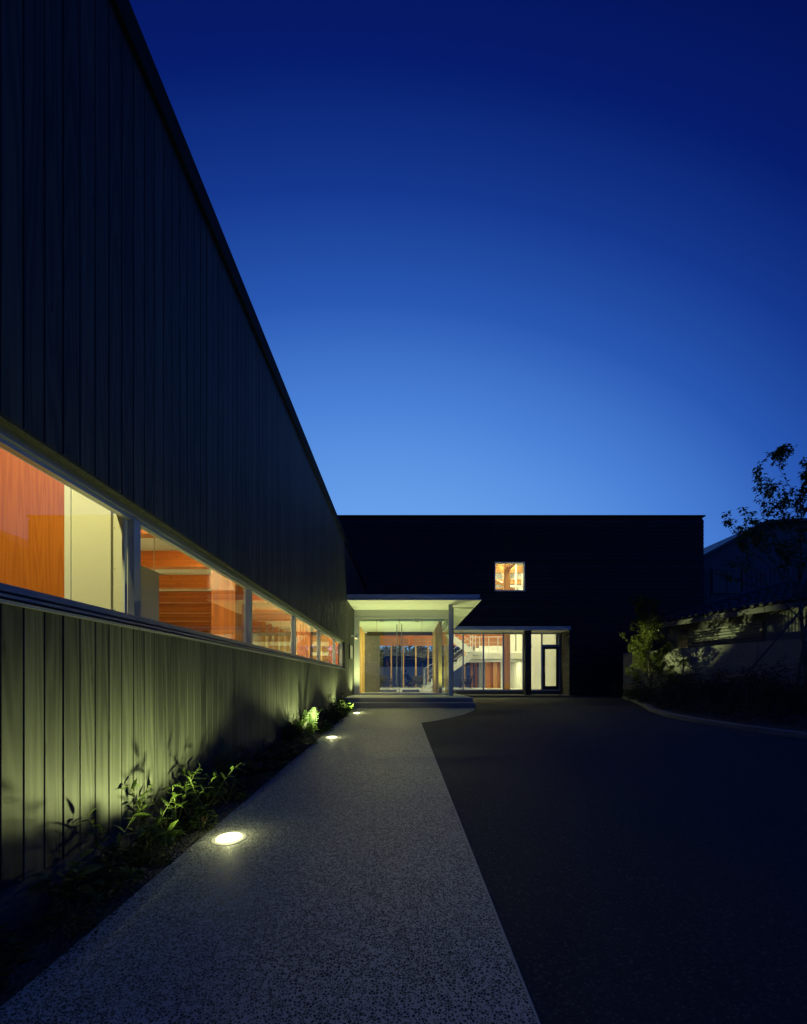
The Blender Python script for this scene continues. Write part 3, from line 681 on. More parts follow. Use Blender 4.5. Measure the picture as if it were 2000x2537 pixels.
# ------------------------------------------------------------------ glazed entrance porch and canopy
pc = thing('entrance_porch', 'glazed entrance porch under a flat white canopy with glass double doors', 'porch', (0.0, 13.5, 0.68))
Z_SO = 3.493; CX1 = 2.24; CY0 = 11.76
part('canopy_soffit', BB(-1.680, CX1, CY0, Y_FAC - .16, Z_SO, Z_SO + .025), M['soffit'], pc)
part('canopy_roof', BB(-1.680, CX1 - .03, CY0 + .03, Y_FAC - .16, Z_SO + .026, Z_SO + .14), M['alu_dark'], pc)
part('canopy_fascia', BB(-1.680, CX1 - .10, CY0 - .02, CY0 + .022, Z_SO + .066, Z_SO + .165), M['steel_paint'], pc)
part('canopy_fascia', BB(CX1 - .095, CX1 - .05, CY0 - .02, Y_FAC - .16, Z_SO + .066, Z_SO + .165), M['steel_paint'], pc)
part('canopy_drip', BB(-1.680, CX1 - .10, CY0 - .012, CY0 + .02, Z_SO + .047, Z_SO + .064), M['lintel'], pc)
YD = 13.40; Z_DT = 3.207
part('lintel', BB(-1.680, 1.455, YD - .01, YD + .09, Z_DT + .06, Z_SO - .001), M['lintel'], pc)
part('head_channel', BB(-1.680, 1.455, YD - .02, YD + .06, Z_DT, Z_DT + .058), M['lintel'], pc)
part('side_lintel', BB(1.36, 1.455, YD + .092, Y_FAC - .16, Z_DT + .06, Z_SO - .001), M['lintel'], pc)
part('threshold', BB(-1.680, 1.455, YD - .02, YD + .06, Z_FL - .005, Z_FL + .06), M['alu'], pc)
part('side_threshold', BB(1.38, 1.455, YD + .062, Y_FAC - .16, Z_FL - .005, Z_FL + .06), M['alu'], pc)
part('steel_panel', BB(-1.680, -1.50, YD - .005, YD + .05, Z_FL + .062, Z_DT - .002), M['lintel'], pc)
# fixed panes and doors  (doors: u 934..1046.6 around 989.8)
dx0, dxm, dx1 = -0.930, -0.178, 0.580
part('fixed_pane', BB(-1.495, dx0 - .012, YD + .010, YD + .022, Z_FL + .062, Z_DT - .002), M['glass_door'], pc)
part('fixed_pane', BB(dx1 + .012, 1.14, YD + .010, YD + .022, Z_FL + .062, Z_DT - .002), M['glass_door'], pc)
part('fixed_pane', BB(1.146, 1.450, YD + .010, YD + .022, Z_FL + .062, Z_DT - .002), M['glass_door'], pc)
part('side_pane', BB(1.438, 1.450, YD + .03, 15.8, Z_FL + .062, Z_DT + .058), M['glass_door'], pc); part('side_pane', BB(1.438, 1.450, 15.81, Y_FAC - .17, Z_FL + .062, Z_DT + .058), M['glass_door'], pc)
for (a, b, s) in ((dx0, dxm - .006, 1), (dxm + .006, dx1, -1)):
    d_ = part('glass_door', BB(a, b, YD - .006, YD + .006, Z_FL + .075, Z_DT - .012), M['glass_door'], pc)
    part('edge_strip', MB().box(a, a + .010, YD - .008, YD + .008, Z_FL + .075, Z_DT - .012).box(b - .010, b, YD - .008, YD + .008, Z_FL + .075, Z_DT - .012), M['alu_dark'], d_)
    part('bottom_rail', BB(a + .09, b - .09, YD - .015, YD + .015, Z_FL + .08, Z_FL + .17), M['alu'], d_)
    xp = a + .09 if s == 1 else b - .09
    part('patch_fitting', BB(min(xp, xp + s * .14), max(xp, xp + s * .14), YD - .016, YD + .016, Z_DT - .10, Z_DT - .02), M['alu'], d_)
    xh = b - .075 if s == 1 else a + .075
    mb = MB(); mb.tube((xh, YD - .06, Z_FL + .22), (xh, YD - .06, 3.02), .014, n=10)
    for zz in (.9, 1.6, 2.8): mb.tube((xh, YD - .06, zz), (xh, YD + .0, zz), .008, n=6)
    part('handle', mb, M['alu'], d_)
# porch interior
part('porch_floor', BB(-1.680, 1.43, YD + .10, 16.49, 0.4, Z_FL), M['floor_hall'], pc)
part('porch_ceiling', BB(-1.680, 1.35, YD + .10, 16.5, 3.137, 3.20), M['soffit'], pc)
part('ceiling_edge', BB(-1.53, 1.13, 16.42, 16.5, 3.0, 3.136), M['dark_timber'], pc)
me_fin = mesh_of('timber_fin', MB().box(-.055, .055, -.035, .035, Z_FL + .001, 3.136), M['fin'])
me_fin2 = mesh_of('timber_fin', MB().box(-.02, .03, -.03, .03, Z_FL + .001, 3.136), M['fin'])
for i in range(5):
    linked('timber_fin', me_fin, (1.19, 13.55 + .70 * i, 0), pc)
    linked('timber_fin', me_fin2, (-1.655, 13.72 + .65 * i, 0), pc)
part('porch_back_panel', BB(-1.68, -1.02, 16.5, 16.56, Z_FL, 3.1), M['grey_panel'], pc)
del_ = None
part('canopy_post', MB().box(1.36, 1.48, 12.44, 12.47, Z_FL, Z_SO - .001).box(1.36, 1.48, 12.53, 12.56, Z_FL, Z_SO - .001).box(1.405, 1.435, 12.471, 12.529, Z_FL, Z_SO - .001), M['steel_paint'], pc)
part('dark_post', BB(1.50, 1.56, 12.9, 12.98, Z_FL, Z_SO - .001), M['alu_dark'], pc)
def added_floor_uplight(x, y, z, r, energy, label, grp, tilt=0):  # added lamps that brighten the canopy soffit, board wall and porch
    t_ = thing('added_floor_uplight', label, 'added floor light', (x, y, z), grp)
    mb = MB(); mb.disc_ring((x, y, z), [(r + .02, -.01), (r + .02, .004), (r, .005), (r - .003, .0)], 24); part('rim', mb, M['alu'], t_)
    mb = MB(); mb.disc_ring((x, y, z), [(r - .002, .001), (r * .6, .003), (0, .004)], 24); part('lens', mb, M['lens'], t_)
    ld = bpy.data.lights.new('added_floor_beam', 'SPOT'); ld.energy = energy; ld.color = LIGHT_OUT; ld.spot_size = R(150); ld.spot_blend = .8; ld.shadow_soft_size = .05
    lo = bpy.data.objects.new('added_floor_beam', ld); COL.objects.link(lo); lo.parent = t_; lo.location = (0, 0, .03); lo.rotation_euler = (R(180), R(tilt), 0)
added_floor_uplight(-1.38, 12.7, .680, .05, 190, 'added floor light in the landing beside the board wall', None)
added_floor_uplight(1.25, 12.9, .680, .05, 120, 'added floor light in the landing beside the steel post', None)
added_floor_uplight(-1.0, 14.6, .682, .05, 90, 'added floor light inside the porch by the steel panel', None)
added_floor_uplight(.60, 15.0, .682, .05, 90, 'added floor light inside the porch by the timber fins', None)

fl = thing('added_floodlight', 'added floodlight on the terrace behind the steel post, aimed at the small tree', 'floodlight', (2.2, 18.25, .5))  # added lamp, kept out of view by the post, lights the small tree
mb = MB(); mb.tube((2.2, 18.25, .50), (2.2, 18.25, .60), .02, n=8); mb.tube((2.17, 18.26, .62), (2.27, 18.22, .65), .05, .06, n=14); part('head', mb, M['alu_dark'], fl)
ld = bpy.data.lights.new('added_flood_beam', 'SPOT'); ld.energy = 4600; ld.color = LIGHT_OUT; ld.spot_size = R(17); ld.spot_blend = .6; ld.shadow_soft_size = .05
lo = bpy.data.objects.new('added_flood_beam', ld); COL.objects.link(lo); lo.parent = fl; lo.location = (.10, -.045, .16)
lo.rotation_euler = (Vector((8.6, 15.15, 2.25)) - Vector((2.3, 18.2, .66))).to_track_quat('-Z', 'Y').to_euler()
# entrance steps
es = thing('entrance_steps', 'two wide grey stone steps up to the porch landing', 'steps', (0.1, 11.0, 0.41))
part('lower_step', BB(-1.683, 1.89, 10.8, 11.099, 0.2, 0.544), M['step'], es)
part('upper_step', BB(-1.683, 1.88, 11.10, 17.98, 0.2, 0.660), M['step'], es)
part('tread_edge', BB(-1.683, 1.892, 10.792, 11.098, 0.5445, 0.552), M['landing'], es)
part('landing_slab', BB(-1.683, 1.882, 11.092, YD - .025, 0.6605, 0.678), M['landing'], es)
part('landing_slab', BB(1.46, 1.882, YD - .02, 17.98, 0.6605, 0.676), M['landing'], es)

# wall spotlight and sign plate
ws = thing('wall_spotlight', 'small lit spotlight on an arm beside the porch, above the sign plate', 'spotlight', (-W, 12.85, 2.55))
mb = MB(); mb.tube((-1.69, 12.85, 2.57), (-1.50, 12.85, 2.57), .012, n=8); mb.box(-1.69, -1.682, 12.80, 12.90, 2.52, 2.62); part('arm', mb, M['steel_paint'], ws)
mb = MB(); mb.tube((-1.50, 12.86, 2.62), (-1.545, 12.80, 2.49), .045, .055, n=16); part('head', mb, M['steel_paint'], ws)
mb = MB(); mb.tube((-1.5465, 12.798, 2.486), (-1.548, 12.796, 2.482), .050, n=16); part('lens', mb, M['lens'], ws)
ld = bpy.data.lights.new('sign_beam', 'SPOT'); ld.energy = 70; ld.color = (1.0, .92, .40); ld.spot_size = R(80); ld.spot_blend = .8; ld.shadow_soft_size = .04
lo = bpy.data.objects.new('sign_beam', ld); COL.objects.link(lo); lo.parent = ws; lo.location = (.135, -.06, -.075); lo.rotation_euler = (R(-12), R(-12), 0)
sp = thing('sign_plate', 'upright rectangular sign plate fixed to the board wall beside the porch', 'sign', (-W, 12.5, 2.0))
part('plate', BB(-1.672, -1.655, 12.22, 12.82, 1.83, 2.24), M['sign'], sp)
part('edge_frame', MB().box(-1.681, -1.650, 12.20, 12.219, 1.81, 2.26).box(-1.681, -1.650, 12.821, 12.84, 1.81, 2.26).box(-1.681, -1.650, 12.22, 12.82, 1.81, 1.829).box(-1.681, -1.650, 12.22, 12.82, 2.241, 2.26), M['alu_dark'], sp)

# in-ground uplights along the path; their reflector throws the light sideways at the wall, little straight up
def wash_reflector(ld):
    ld.use_nodes = True; nt = ld.node_tree; n, l = nt.nodes, nt.links
    em = next(q for q in n if q.type == 'EMISSION'); tc = n.new('ShaderNodeTexCoord'); sp_ = n.new('ShaderNodeSeparateXYZ'); l.new(tc.outputs['Normal'], sp_.inputs[0])
    def m(op, a, b=0.0):
        q = n.new('ShaderNodeMath'); q.operation = op
        for i, v in ((0, a), (1, b)):
            if isinstance(v, (int, float)): q.inputs[i].default_value = v
            else: l.new(v, q.inputs[i])
        return q.outputs[0]
    ab = m('ABSOLUTE', sp_.outputs[2]); ratio = m('DIVIDE', m('MULTIPLY', sp_.outputs[0], SGN), m('MAXIMUM', ab, .02))
    mr = n.new('ShaderNodeMapRange'); mr.interpolation_type = 'SMOOTHSTEP'; l.new(ratio, mr.inputs['Value'])
    mr.inputs['From Min'].default_value = .09; mr.inputs['From Max'].default_value = .78; mr.inputs['To Min'].default_value = .07; mr.inputs['To Max'].default_value = 1.0
    l.new(mr.outputs[0], em.inputs['Strength'])
SGN = -1.0
def inground(y, label, energy):
    x = -1.143; z = gz(y) + .004
    t_ = thing('inground_light', label, 'ground light', (x, y, z), 'uplights set into the footpath')
    mb = MB(); mb.disc_ring((x, y, z), [(.112, -.02), (.112, .0012), (.106, .0028), (.092, .0028), (.088, .002), (.085, .0)], 40); part('rim', mb, M['rim'], t_, smooth=False)
    mb = MB(); mb.disc_ring((x, y, z), [(.086, .001), (.080, .0075), (.060, .011), (.030, .0125), (.0, .013)], 40); part('lens', mb, M['lens'], t_, smooth=True)
    ld = bpy.data.lights.new('uplight_beam', 'SPOT'); ld.energy = energy; ld.color = LIGHT_OUT; ld.spot_size = R(146); ld.spot_blend = .35; ld.shadow_soft_size = .035; wash_reflector(ld)
    lo = bpy.data.objects.new('uplight_beam', ld); COL.objects.link(lo); lo.parent = t_; lo.location = (0, 0, .02); lo.rotation_euler = (R(180), 0, 0)
    pd = bpy.data.lights.new('lens_scatter', 'POINT'); pd.energy = 1.6; pd.color = (1.0, 1.0, .45); pd.shadow_soft_size = .02
    po = bpy.data.objects.new('lens_scatter', pd); COL.objects.link(po); po.parent = t_; po.location = (0, 0, .045)
    t_.rotation_euler = (R(2.2), 0, 0)
inground(2.63, 'large glowing ground light nearest the camera end of the footpath', 215)
inground(6.33, 'glowing ground light midway along the footpath by the ferns', 215)
inground(9.62, 'smallest glowing ground light just before the entrance steps', 215)

# ------------------------------------------------------------------ plants in the bed
def leaf_mesh(name, L, Wd, mat, fold=.25, droop=.3, n=5):
    mb = MB(); v = []; f = []
    for i in range(n + 1):
        t = i / n; w = Wd * math.sin(math.pi * min(1, t * .93 + .05)) ** .8 * (1 - .35 * t); zz = -droop * L * t * t
        v += [(-w, t * L, zz + fold * w), (0, t * L, zz), (w, t * L, zz + fold * w)]
    for i in range(n): a = i * 3; f += [(a, a + 1, a + 4, a + 3), (a + 1, a + 2, a + 5, a + 4)]
    mb.add(v, f); return mesh_of(name, mb, mat)
lm_lance = leaf_mesh('leaf', .088, .016, M['leaf_bed'])
lm_broad = leaf_mesh('leaf', .10, .036, M['leaf_bed'], .15, .35)
lm_small = leaf_mesh('leaf', .05, .016, M['leaf_bed'])
def rot_to(d, roll=0.0):
    """euler turning +Y to direction d"""
    d = Vector(d).normalized(); q = d.to_track_quat('Y', 'Z'); return (q.to_matrix() @ Matrix.Rotation(roll, 3, 'Y')).to_euler()
def sprig(root, base, d, length, nl, lmesh, stem_r, droop, rr, scl=1.0, whorl=False):
    """a stem with leaves; each leaf an object"""
    p = Vector(base); d = Vector(d).normalized(); pts = [p.copy()]; seg = 7
    for i in range(seg):
        d = (d + Vector((rr.uniform(-.12, .12), rr.uniform(-.12, .12), -droop * (i / seg)))).normalized(); p = p + d * (length / seg); pts.append(p.copy())
    mb = MB(); mb.path(pts, [stem_r * (1 - .7 * i / seg) for i in range(seg + 1)], 5)
    part('stem', mb, M['stem_green'], root, smooth=True)
    ang = rr.uniform(0, 6.28)
    for k in range(nl):
        t = .30 + .70 * (k + .5) / nl; i = min(seg - 1, int(t * seg)); q = pts[i].lerp(pts[i + 1], t * seg - i); ax = (pts[i + 1] - pts[i]).normalized()
        ang += 2.4 if not whorl else 2.09
        a = ax.orthogonal().normalized(); b = ax.cross(a); o = (a * math.cos(ang) + b * math.sin(ang))
        dd = (o * .85 + ax * .6).normalized(); s = scl * rr.uniform(.7, 1.15) * (1 - .25 * t)
        linked('leaf', lmesh, q, root, rot_to(dd, rr.uniform(-.5, .5)), (s, s, s))
BEDX = -1.56
def nandina(y, x, h, ns, label, seed, lmesh=None, nl=11, lean=.35, grp=None):
    rr = random.Random(seed); z = gz(y)
    t_ = thing('bed_plant', label, 'plant', (x, y, z), grp)
    for k in range(ns):
        a = rr.uniform(0, 6.28); d = (math.cos(a) * lean + .08, math.sin(a) * lean, 1)
        sprig(t_, (x + rr.uniform(-.03, .03), y + rr.uniform(-.04, .04), z), d, h * rr.uniform(.7, 1.1), nl, lmesh or lm_lance, .0035, .18, rr, 1.0)
    return t_
nandina(2.78, -1.58, .50, 7, 'bright lit leafy stems arching over the nearest ground light', 3, nl=13, lean=.55)
nandina(3.05, -1.50, .44, 6, 'leafy clump just past the nearest ground light, lit on one side', 4, nl=12, lean=.45)
nandina(2.50, -1.62, .40, 5, 'thin leafy sprigs in front of the brightest boards', 5, nl=11)
nandina(2.12, -1.60, .36, 3, 'upright sprig with a tuft of leaves casting a shadow on the boards', 6, lm_lance, nl=10, lean=.2)
nandina(1.80, -1.56, .26, 4, 'unlit low leafy plant at the dark near end of the bed', 7, lm_broad, nl=8)
nandina(3.30, -1.47, .26, 3, 'short sprigs at the bed edge beyond the nearest ground light', 8, lm_small, nl=9, lean=.5)
nandina(2.50, -1.42, .20, 4, 'low leaves spilling beside the nearest ground light', 9, lm_broad, nl=7, lean=.8)

def fern_mesh(name, seed, nfr, L, up, mat):
    rr = random.Random(seed); mb = MB()
    for k in range(nfr):
        a = 6.283 * k / nfr + rr.uniform(-.3, .3); o = Vector((math.cos(a), math.sin(a), 0)); l = L * rr.uniform(.75, 1.1)
        p = Vector((0, 0, 0.01)); d = (o * (1 - up) + Vector((0, 0, up + .15))).normalized(); n = 16; pts = [p]
        for i in range(n): d = (d + Vector((0, 0, -.075 * (1.2 - up))) + o * .02).normalized(); p = p + d * (l / n); pts.append(p)
        mb.path(pts, [.0022 * (1 - .8 * i / n) for i in range(n + 1)], 3)
        for i in range(2, n):
            t = i / n; ax = (pts[i + 1] - pts[i]).normalized(); s = ax.cross(Vector((0, 0, 1)));
            if s.length < .01: s = Vector((1, 0, 0))
            s.normalize(); pl = l * .24 * math.sin(math.pi * (t * .85 + .12)) ; up_ = s.cross(ax)
            for sg in (-1, 1):
                tip = pts[i] + s * sg * pl + ax * pl * .35 - Vector((0, 0, pl * .15)); w = l / n * .42
                mb.add([pts[i] - ax * w, pts[i] + (tip - pts[i]) * .5 - ax * w * .8 + up_ * .004, tip, pts[i] + (tip - pts[i]) * .5 + ax * w * .8 + up_ * .004, pts[i] + ax * w], [(0, 1, 3, 4), (1, 2, 3)])
    return mesh_of(name, mb, mat)
def bush_mesh(name, seed, r, h, n, lL, lW, mat):
    rr = random.Random(seed); mb = MB()
    for k in range(n):
        a = rr.uniform(0, 6.283); q = math.sqrt(rr.random()); zz = h * rr.random() ** .8 * math.sqrt(max(.05, 1 - .7 * q * q)) * (.65 + .35 * math.sin(a * 2 + seed))
        c = Vector((math.cos(a) * r * q, math.sin(a) * r * q, zz + .01)); d = Vector((math.cos(a) + rr.uniform(-.8, .8), math.sin(a) + rr.uniform(-.8, .8), rr.uniform(-.35, .7))).normalized()
        s = d.cross(Vector((rr.uniform(-.4, .4), rr.uniform(-.4, .4), 1))).normalized(); L = lL * rr.uniform(.6, 1.2); w = lW * rr.uniform(.7, 1.2); nn = s.cross(d)
        mb.add([c, c + d * L * .45 - s * w + nn * w * .3, c + d * L - nn * L * .2, c + d * L * .45 + s * w + nn * w * .3], [(0, 1, 2), (0, 2, 3)])
    return mesh_of(name, mb, mat)
def stems_mesh(seed, r, h, n):
    rr = random.Random(seed); mb = MB()
    for k in range(n):
        a = rr.uniform(0, 6.283); mb.tube((0, 0, 0), (math.cos(a) * r * .7 * rr.random(), math.sin(a) * r * .7 * rr.random(), h * rr.uniform(.5, .9)), .004 * (1 + r), .002, 4, False)
    return mesh_of('stem', mb, M['stem'])
fern_a = fern_mesh('frond', 21, 7, .42, .80, M['leaf_fern']); fern_b = fern_mesh('frond', 22, 10, .40, .45, M['leaf_fern']); fern_c = fern_mesh('frond', 23, 3, .52, .95, M['leaf_fern'])
bush_a = bush_mesh('foliage', 31, .17, .26, 210, .055, .015, M['leaf_bed']); bush_b = bush_mesh('foliage', 32, .19, .22, 170, .07, .028, M['leaf_bed']); bush_c = bush_mesh('foliage', 33, .15, .34, 240, .06, .022, M['leaf_bed'])
bst = stems_mesh(34, .15, .25, 9)
def bed_plant(kind, x, y, s, label, grp=None):
    z = gz(y) - .005
    me = {'fa': fern_a, 'fb': fern_b, 'fc': fern_c, 'ba': bush_a, 'bb': bush_b, 'bc': bush_c}[kind]
    t_ = thing('fern' if kind[0] == 'f' else 'bed_plant', label, 'fern' if kind[0] == 'f' else 'plant', (x, y, z), grp)
    rz = rnd.uniform(0, 6.28)
    linked('frond' if kind[0] == 'f' else 'foliage', me, (x, y, z), t_, (0, 0, rz), (s, s, s))
    if kind[0] == 'b': linked('stem', bst, (x, y, z), t_, (0, 0, rz), (s, s, s))
G0 = 'low leafy plants in the dark near end of the bed'
for (k_, x, y, s) in (('bb', -1.56, 1.45, .7), ('ba', -1.45, 1.75, .6), ('bb', -1.50, 2.05, .7), ('ba', -1.42, 2.30, .45), ('bb', -1.60, 2.30, .6), ('ba', -1.58, 2.62, .7), ('ba', -1.40, 2.80, .5), ('bb', -1.55, 2.90, .75)):
    bed_plant(k_, x, y, s, 'low leafy plant in the dark near end of the bed', G0)
bed_plant('bc', -1.60, 3.15, .9, 'bushy plant behind the arching lit stems')
bed_plant('bb', -1.50, 3.42, .8, 'broad leaved plant between the lit stems and the single tall fern')
bed_plant('fc', -1.62, 3.62, .88, 'single tall fern standing against dark boards past the first light')
bed_plant('fb', -1.48, 3.75, .75, 'spreading low fern beside the tall single fern')
bed_plant('bc', -1.62, 4.05, 1.0, 'narrow upright leafy shrub against the unlit boards')
bed_plant('fb', -1.50, 4.25, .85, 'dark spreading fern after the narrow upright shrub')
G1 = 'unlit shrubs in the middle of the bed'
for (k_, x, y, s) in (('bb', -1.55, 4.6, 1.0), ('ba', -1.45, 4.4, .6), ('bb', -1.52, 5.0, 1.0), ('ba', -1.43, 5.25, .7)):
    bed_plant(k_, x, y, s, 'dark low shrub in the unlit middle of the bed, %s beyond the narrow upright shrub' % {4.6: 'second', 4.4: 'first', 5.0: 'third', 5.25: 'fourth'}[y], G1)
bed_plant('fb', -1.52, 4.78, .95, 'arching fern half way along the unlit stretch of bed')
bed_plant('fb', -1.50, 5.35, .95, 'wide fern just before the lit group at the second light')
bed_plant('fa', -1.60, 5.62, 1.0, 'tall fern with upright fronds at near side of second light glow')
bed_plant('fa', -1.56, 5.90, .95, 'fern silhouetted in front of the second glowing wall patch')
bed_plant('ba', -1.45, 5.80, .95, 'bushy green plant at the foot of the silhouetted ferns')
bed_plant('fa', -1.55, 6.55, 1.25, 'tallest bright fern just beyond the second ground light')
nandina(6.22, -1.47, .34, 5, 'pale lance leaved plant brightly lit by second ground light', 41, lm_lance, 10, .5)
nandina(6.05, -1.58, .40, 4, 'yellow green tuft leaning over behind the second ground light', 42, lm_lance, 10, .4)
bed_plant('bb', -1.48, 6.95, 1.05, 'broad leaved dark plant past the tallest bright fern')
G2 = 'broad leaved plants between second and third light'
for (k_, x, y, s) in (('bb', -1.55, 7.4, 1.1), ('bc', -1.58, 7.8, 1.0), ('bb', -1.50, 8.2, 1.15), ('bc', -1.57, 8.6, 1.05), ('bb', -1.47, 8.9, 1.0)):
    bed_plant(k_, x, y, s, 'broad leaved ground cover, %s clump on from the tallest bright fern' % {7.4: 'second', 7.8: 'third', 8.2: 'fourth', 8.6: 'fifth', 8.9: 'sixth'}[y], G2)
bed_plant('bc', -1.56, 9.35, 1.15, 'lit leafy shrub beside the third ground light')
bed_plant('bb', -1.50, 9.85, 1.25, 'lit broad leaved shrub growing up to the lower step')
bed_plant('bc', -1.58, 10.35, 1.35, 'tallest shrub in the corner between wall and steps')

# ------------------------------------------------------------------ planted bed, wall and trees across the drive
KERB = [(9.28, 17.2), (8.2, 14.6), (7.1, 12.2), (6.15, 10.2), (5.80, 8.9), (5.78, 8.0), (6.0, 6.9), (6.35, 5.9), (7.0, 4.6), (8.2, 3.0), (10, 1.0), (13, -2)]
kb = thing('kerb', 'pale concrete kerb curving round the planted bed beside the drive', 'kerb', (6.0, 8.5, .3))
def along(poly, step):
    out = []
    for (a, b) in zip(poly, poly[1:]):
        L = math.dist(a, b); m = max(1, round(L / step))
        for i in range(m): out.append((a[0] + (b[0] - a[0]) * i / m, a[1] + (b[1] - a[1]) * i / m))
    return out + [poly[-1]]
kp = along(KERB, .62)
for a, b in zip(kp, kp[1:]):
    A, B = Vector((*a, 0)), Vector((*b, 0)); t = (B - A).normalized(); nrm = Vector((-t.y, t.x, 0))
    if nrm.x < 0: nrm = -nrm
    A2, B2 = A + t * .006, B - t * .006; h = .085
    mb = MB(); v = []
    for P in (A2, B2):
        z = gz(P.y)
        for q, zz in ((0, -.1), (0, h - .012), (.012, h), (.12, h), (.12, -.1)): v.append((P.x + nrm.x * q, P.y + nrm.y * q, z + zz))
    mb.add(v, [(0, 1, 2, 3, 4), (9, 8, 7, 6, 5)] + [(i, i + 5, (i + 1) % 5 + 5, (i + 1) % 5) for i in range(5)])
    part('kerb_stone', mb, M['kerb'], kb)
# soil of that bed
mb = MB(); v = []; f = []
for (x, y) in kp:
    for q in (0.1, 1.0, 2.5, 5.0, 12.0): v.append((x + q, y + q * .15, gz(y) + (.05 if q < .5 else .12 + rnd.uniform(0, .06))))
for i in range(len(kp) - 1):
    for j in range(4): a = i * 5 + j; f.append((a, a + 1, a + 6, a + 5))
mb.add(v, f); tag(part('bed_soil', mb, M['soil']), kind='structure')
# concrete garden wall, running towards the camera
P0 = Vector((9.30, 17.2, 0)); T = Vector((.256, -.967, 0)); NN = Vector((.967, .256, 0))
cw = thing('concrete_wall', 'fair faced concrete garden wall with form tie holes behind the shrubs', 'wall', (9.6, 15.0, .4))
def slab(s0, s1, z0, z1, o0, o1):
    mb = MB(); c = [P0 + T * s + NN * o for s, o in ((s0, o0), (s1, o0), (s1, o1), (s0, o1))]
    mb.add([(p.x, p.y, z0) for p in c] + [(p.x, p.y, z1) for p in c], [(0, 1, 2, 3), (7, 6, 5, 4), (0, 4, 5, 1), (1, 5, 6, 2), (2, 6, 7, 3), (3, 7, 4, 0)])
    return mb
cuts = [0, 2.7, 5.2, 7.7, 10.2, 12.7]
for a, b in zip(cuts, cuts[1:]):
    lo = part('wall_panel', slab(a + .008, b - .008, .15, 1.02, 0, .2), M['concrete'], cw); hi = part('wall_panel', slab(a + .008, b - .008, 1.032, 2.317, 0, .2), M['concrete'], cw)
    for s in (a + .45, a + 1.35, b - .4):
        for (zz, pr) in ((.72, lo), (1.35, hi), (1.95, hi)):
            p = P0 + T * s; mb = MB(); mb.tube((p.x - NN.x * .001, p.y - NN.y * .001, zz), (p.x - NN.x * .004, p.y - NN.y * .004, zz), .016, n=10); part('tie_hole', mb, M['backing'], pr)
part('wall_joint', slab(.01, 12.69, .16, 2.30, .03, .17), M['backing'], cw)

# trees
def grow(seed, base, height, spread, r0, leaf_n, leaf_s, mat_leaf, name, label, lean=(0, 0), trunk_clear=.35, up=.55, nlimb=11, cat='tree', zmin=None):
    rr = random.Random(seed); B = Vector(base); mbT = MB(); twigs = []
    pts = [B.copy()]; d = Vector((lean[0], lean[1], 1)).normalized(); n = 10
    for i in range(n): d = (d + Vector((rr.uniform(-.06, .06), rr.uniform(-.06, .06), .03))).normalized(); pts.append(pts[-1] + d * height / n)
    mbT.path(pts, [r0 * (1 - .85 * i / n) for i in range(n + 1)], 8)
    def limb(p, d, L, r, lev):
        q = [p.copy()]; m = 5
        for i in range(m): d = (d + Vector((rr.uniform(-.16, .16), rr.uniform(-.16, .16), up * .10))).normalized(); q.append(q[-1] + d * L / m)
        mbT.path(q, [r * (1 - .8 * i / m) for i in range(m + 1)], 5 if lev else 6)
        if lev < 2:
            for k in range(4 if lev == 0 else 3):
                t = rr.uniform(.3, .95); i = min(m - 1, int(t * m)); a = d.orthogonal().normalized(); a.rotate(Matrix.Rotation(rr.uniform(0, 6.28), 3, d))
                limb(q[i].lerp(q[i + 1], t * m - i), (d * .75 + a * .6 + Vector((0, 0, .15))).normalized(), L * rr.uniform(.35, .6), r * .45, lev + 1)
        twigs.append((q, lev))
    for k in range(nlimb):
        t = trunk_clear + (1 - trunk_clear) * (k + rr.random()) / nlimb * .97; i = min(n - 1, int(t * n)); p = pts[i].lerp(pts[i + 1], t * n - i); a = 2.4 * k + rr.uniform(-.4, .4)
        limb(p, Vector((math.cos(a), math.sin(a), up + .5 * t)).normalized(), spread * (1.15 - .75 * t) * rr.uniform(.7, 1.15), r0 * .42 * (1.1 - .8 * t), 0)
    twigs.append((pts[-4:], 1))
    t_ = thing(name, label, cat, base)
    part('trunk', mbT, M['bark'], t_, smooth=True)
    mb = MB(); tot = sum(1 + l for _, l in twigs)
    for q, lev in twigs:
        cnt = int(leaf_n * (1 + lev) / tot * rr.uniform(.5, 1.5)) + 1
        for j in range(cnt):
            t = rr.uniform(.25 if lev else .6, 1.0) * (len(q) - 1); i = min(len(q) - 2, int(t)); c = q[i].lerp(q[i + 1], t - i)
            d = Vector((rr.uniform(-1, 1), rr.uniform(-1, 1), rr.uniform(-.9, .35))).normalized(); s = d.cross(Vector((rr.uniform(-.5, .5), rr.uniform(-.5, .5), 1))).normalized(); nn = s.cross(d)
            L = leaf_s * rr.uniform(.65, 1.25); w = L * .26; c = c + d * L * .25
            mb.add([c, c + d * L * .4 - s * w + nn * w * .3, c + d * L - nn * L * .15, c + d * L * .4 + s * w + nn * w * .3], [(0, 1, 2), (0, 2, 3)])
    part('crown', mb, mat_leaf, t_)
    return t_
grow(5, (9.4, 9.4, .45), 5.2, 2.75, .055, 6000, .095, M['leaf_tree'], 'young_tree', 'tall young tree with a sparse crown held by slanting poles', (-.03, 0), .34, .75, 18)
grow(8, (9.15, 14.9, .45), 3.45, 1.15, .035, 9000, .095, M['leaf_small_tree'], 'small_tree', 'small bushy tree lit on one side before the concrete wall', (.0, 0), .03, .8, 36)
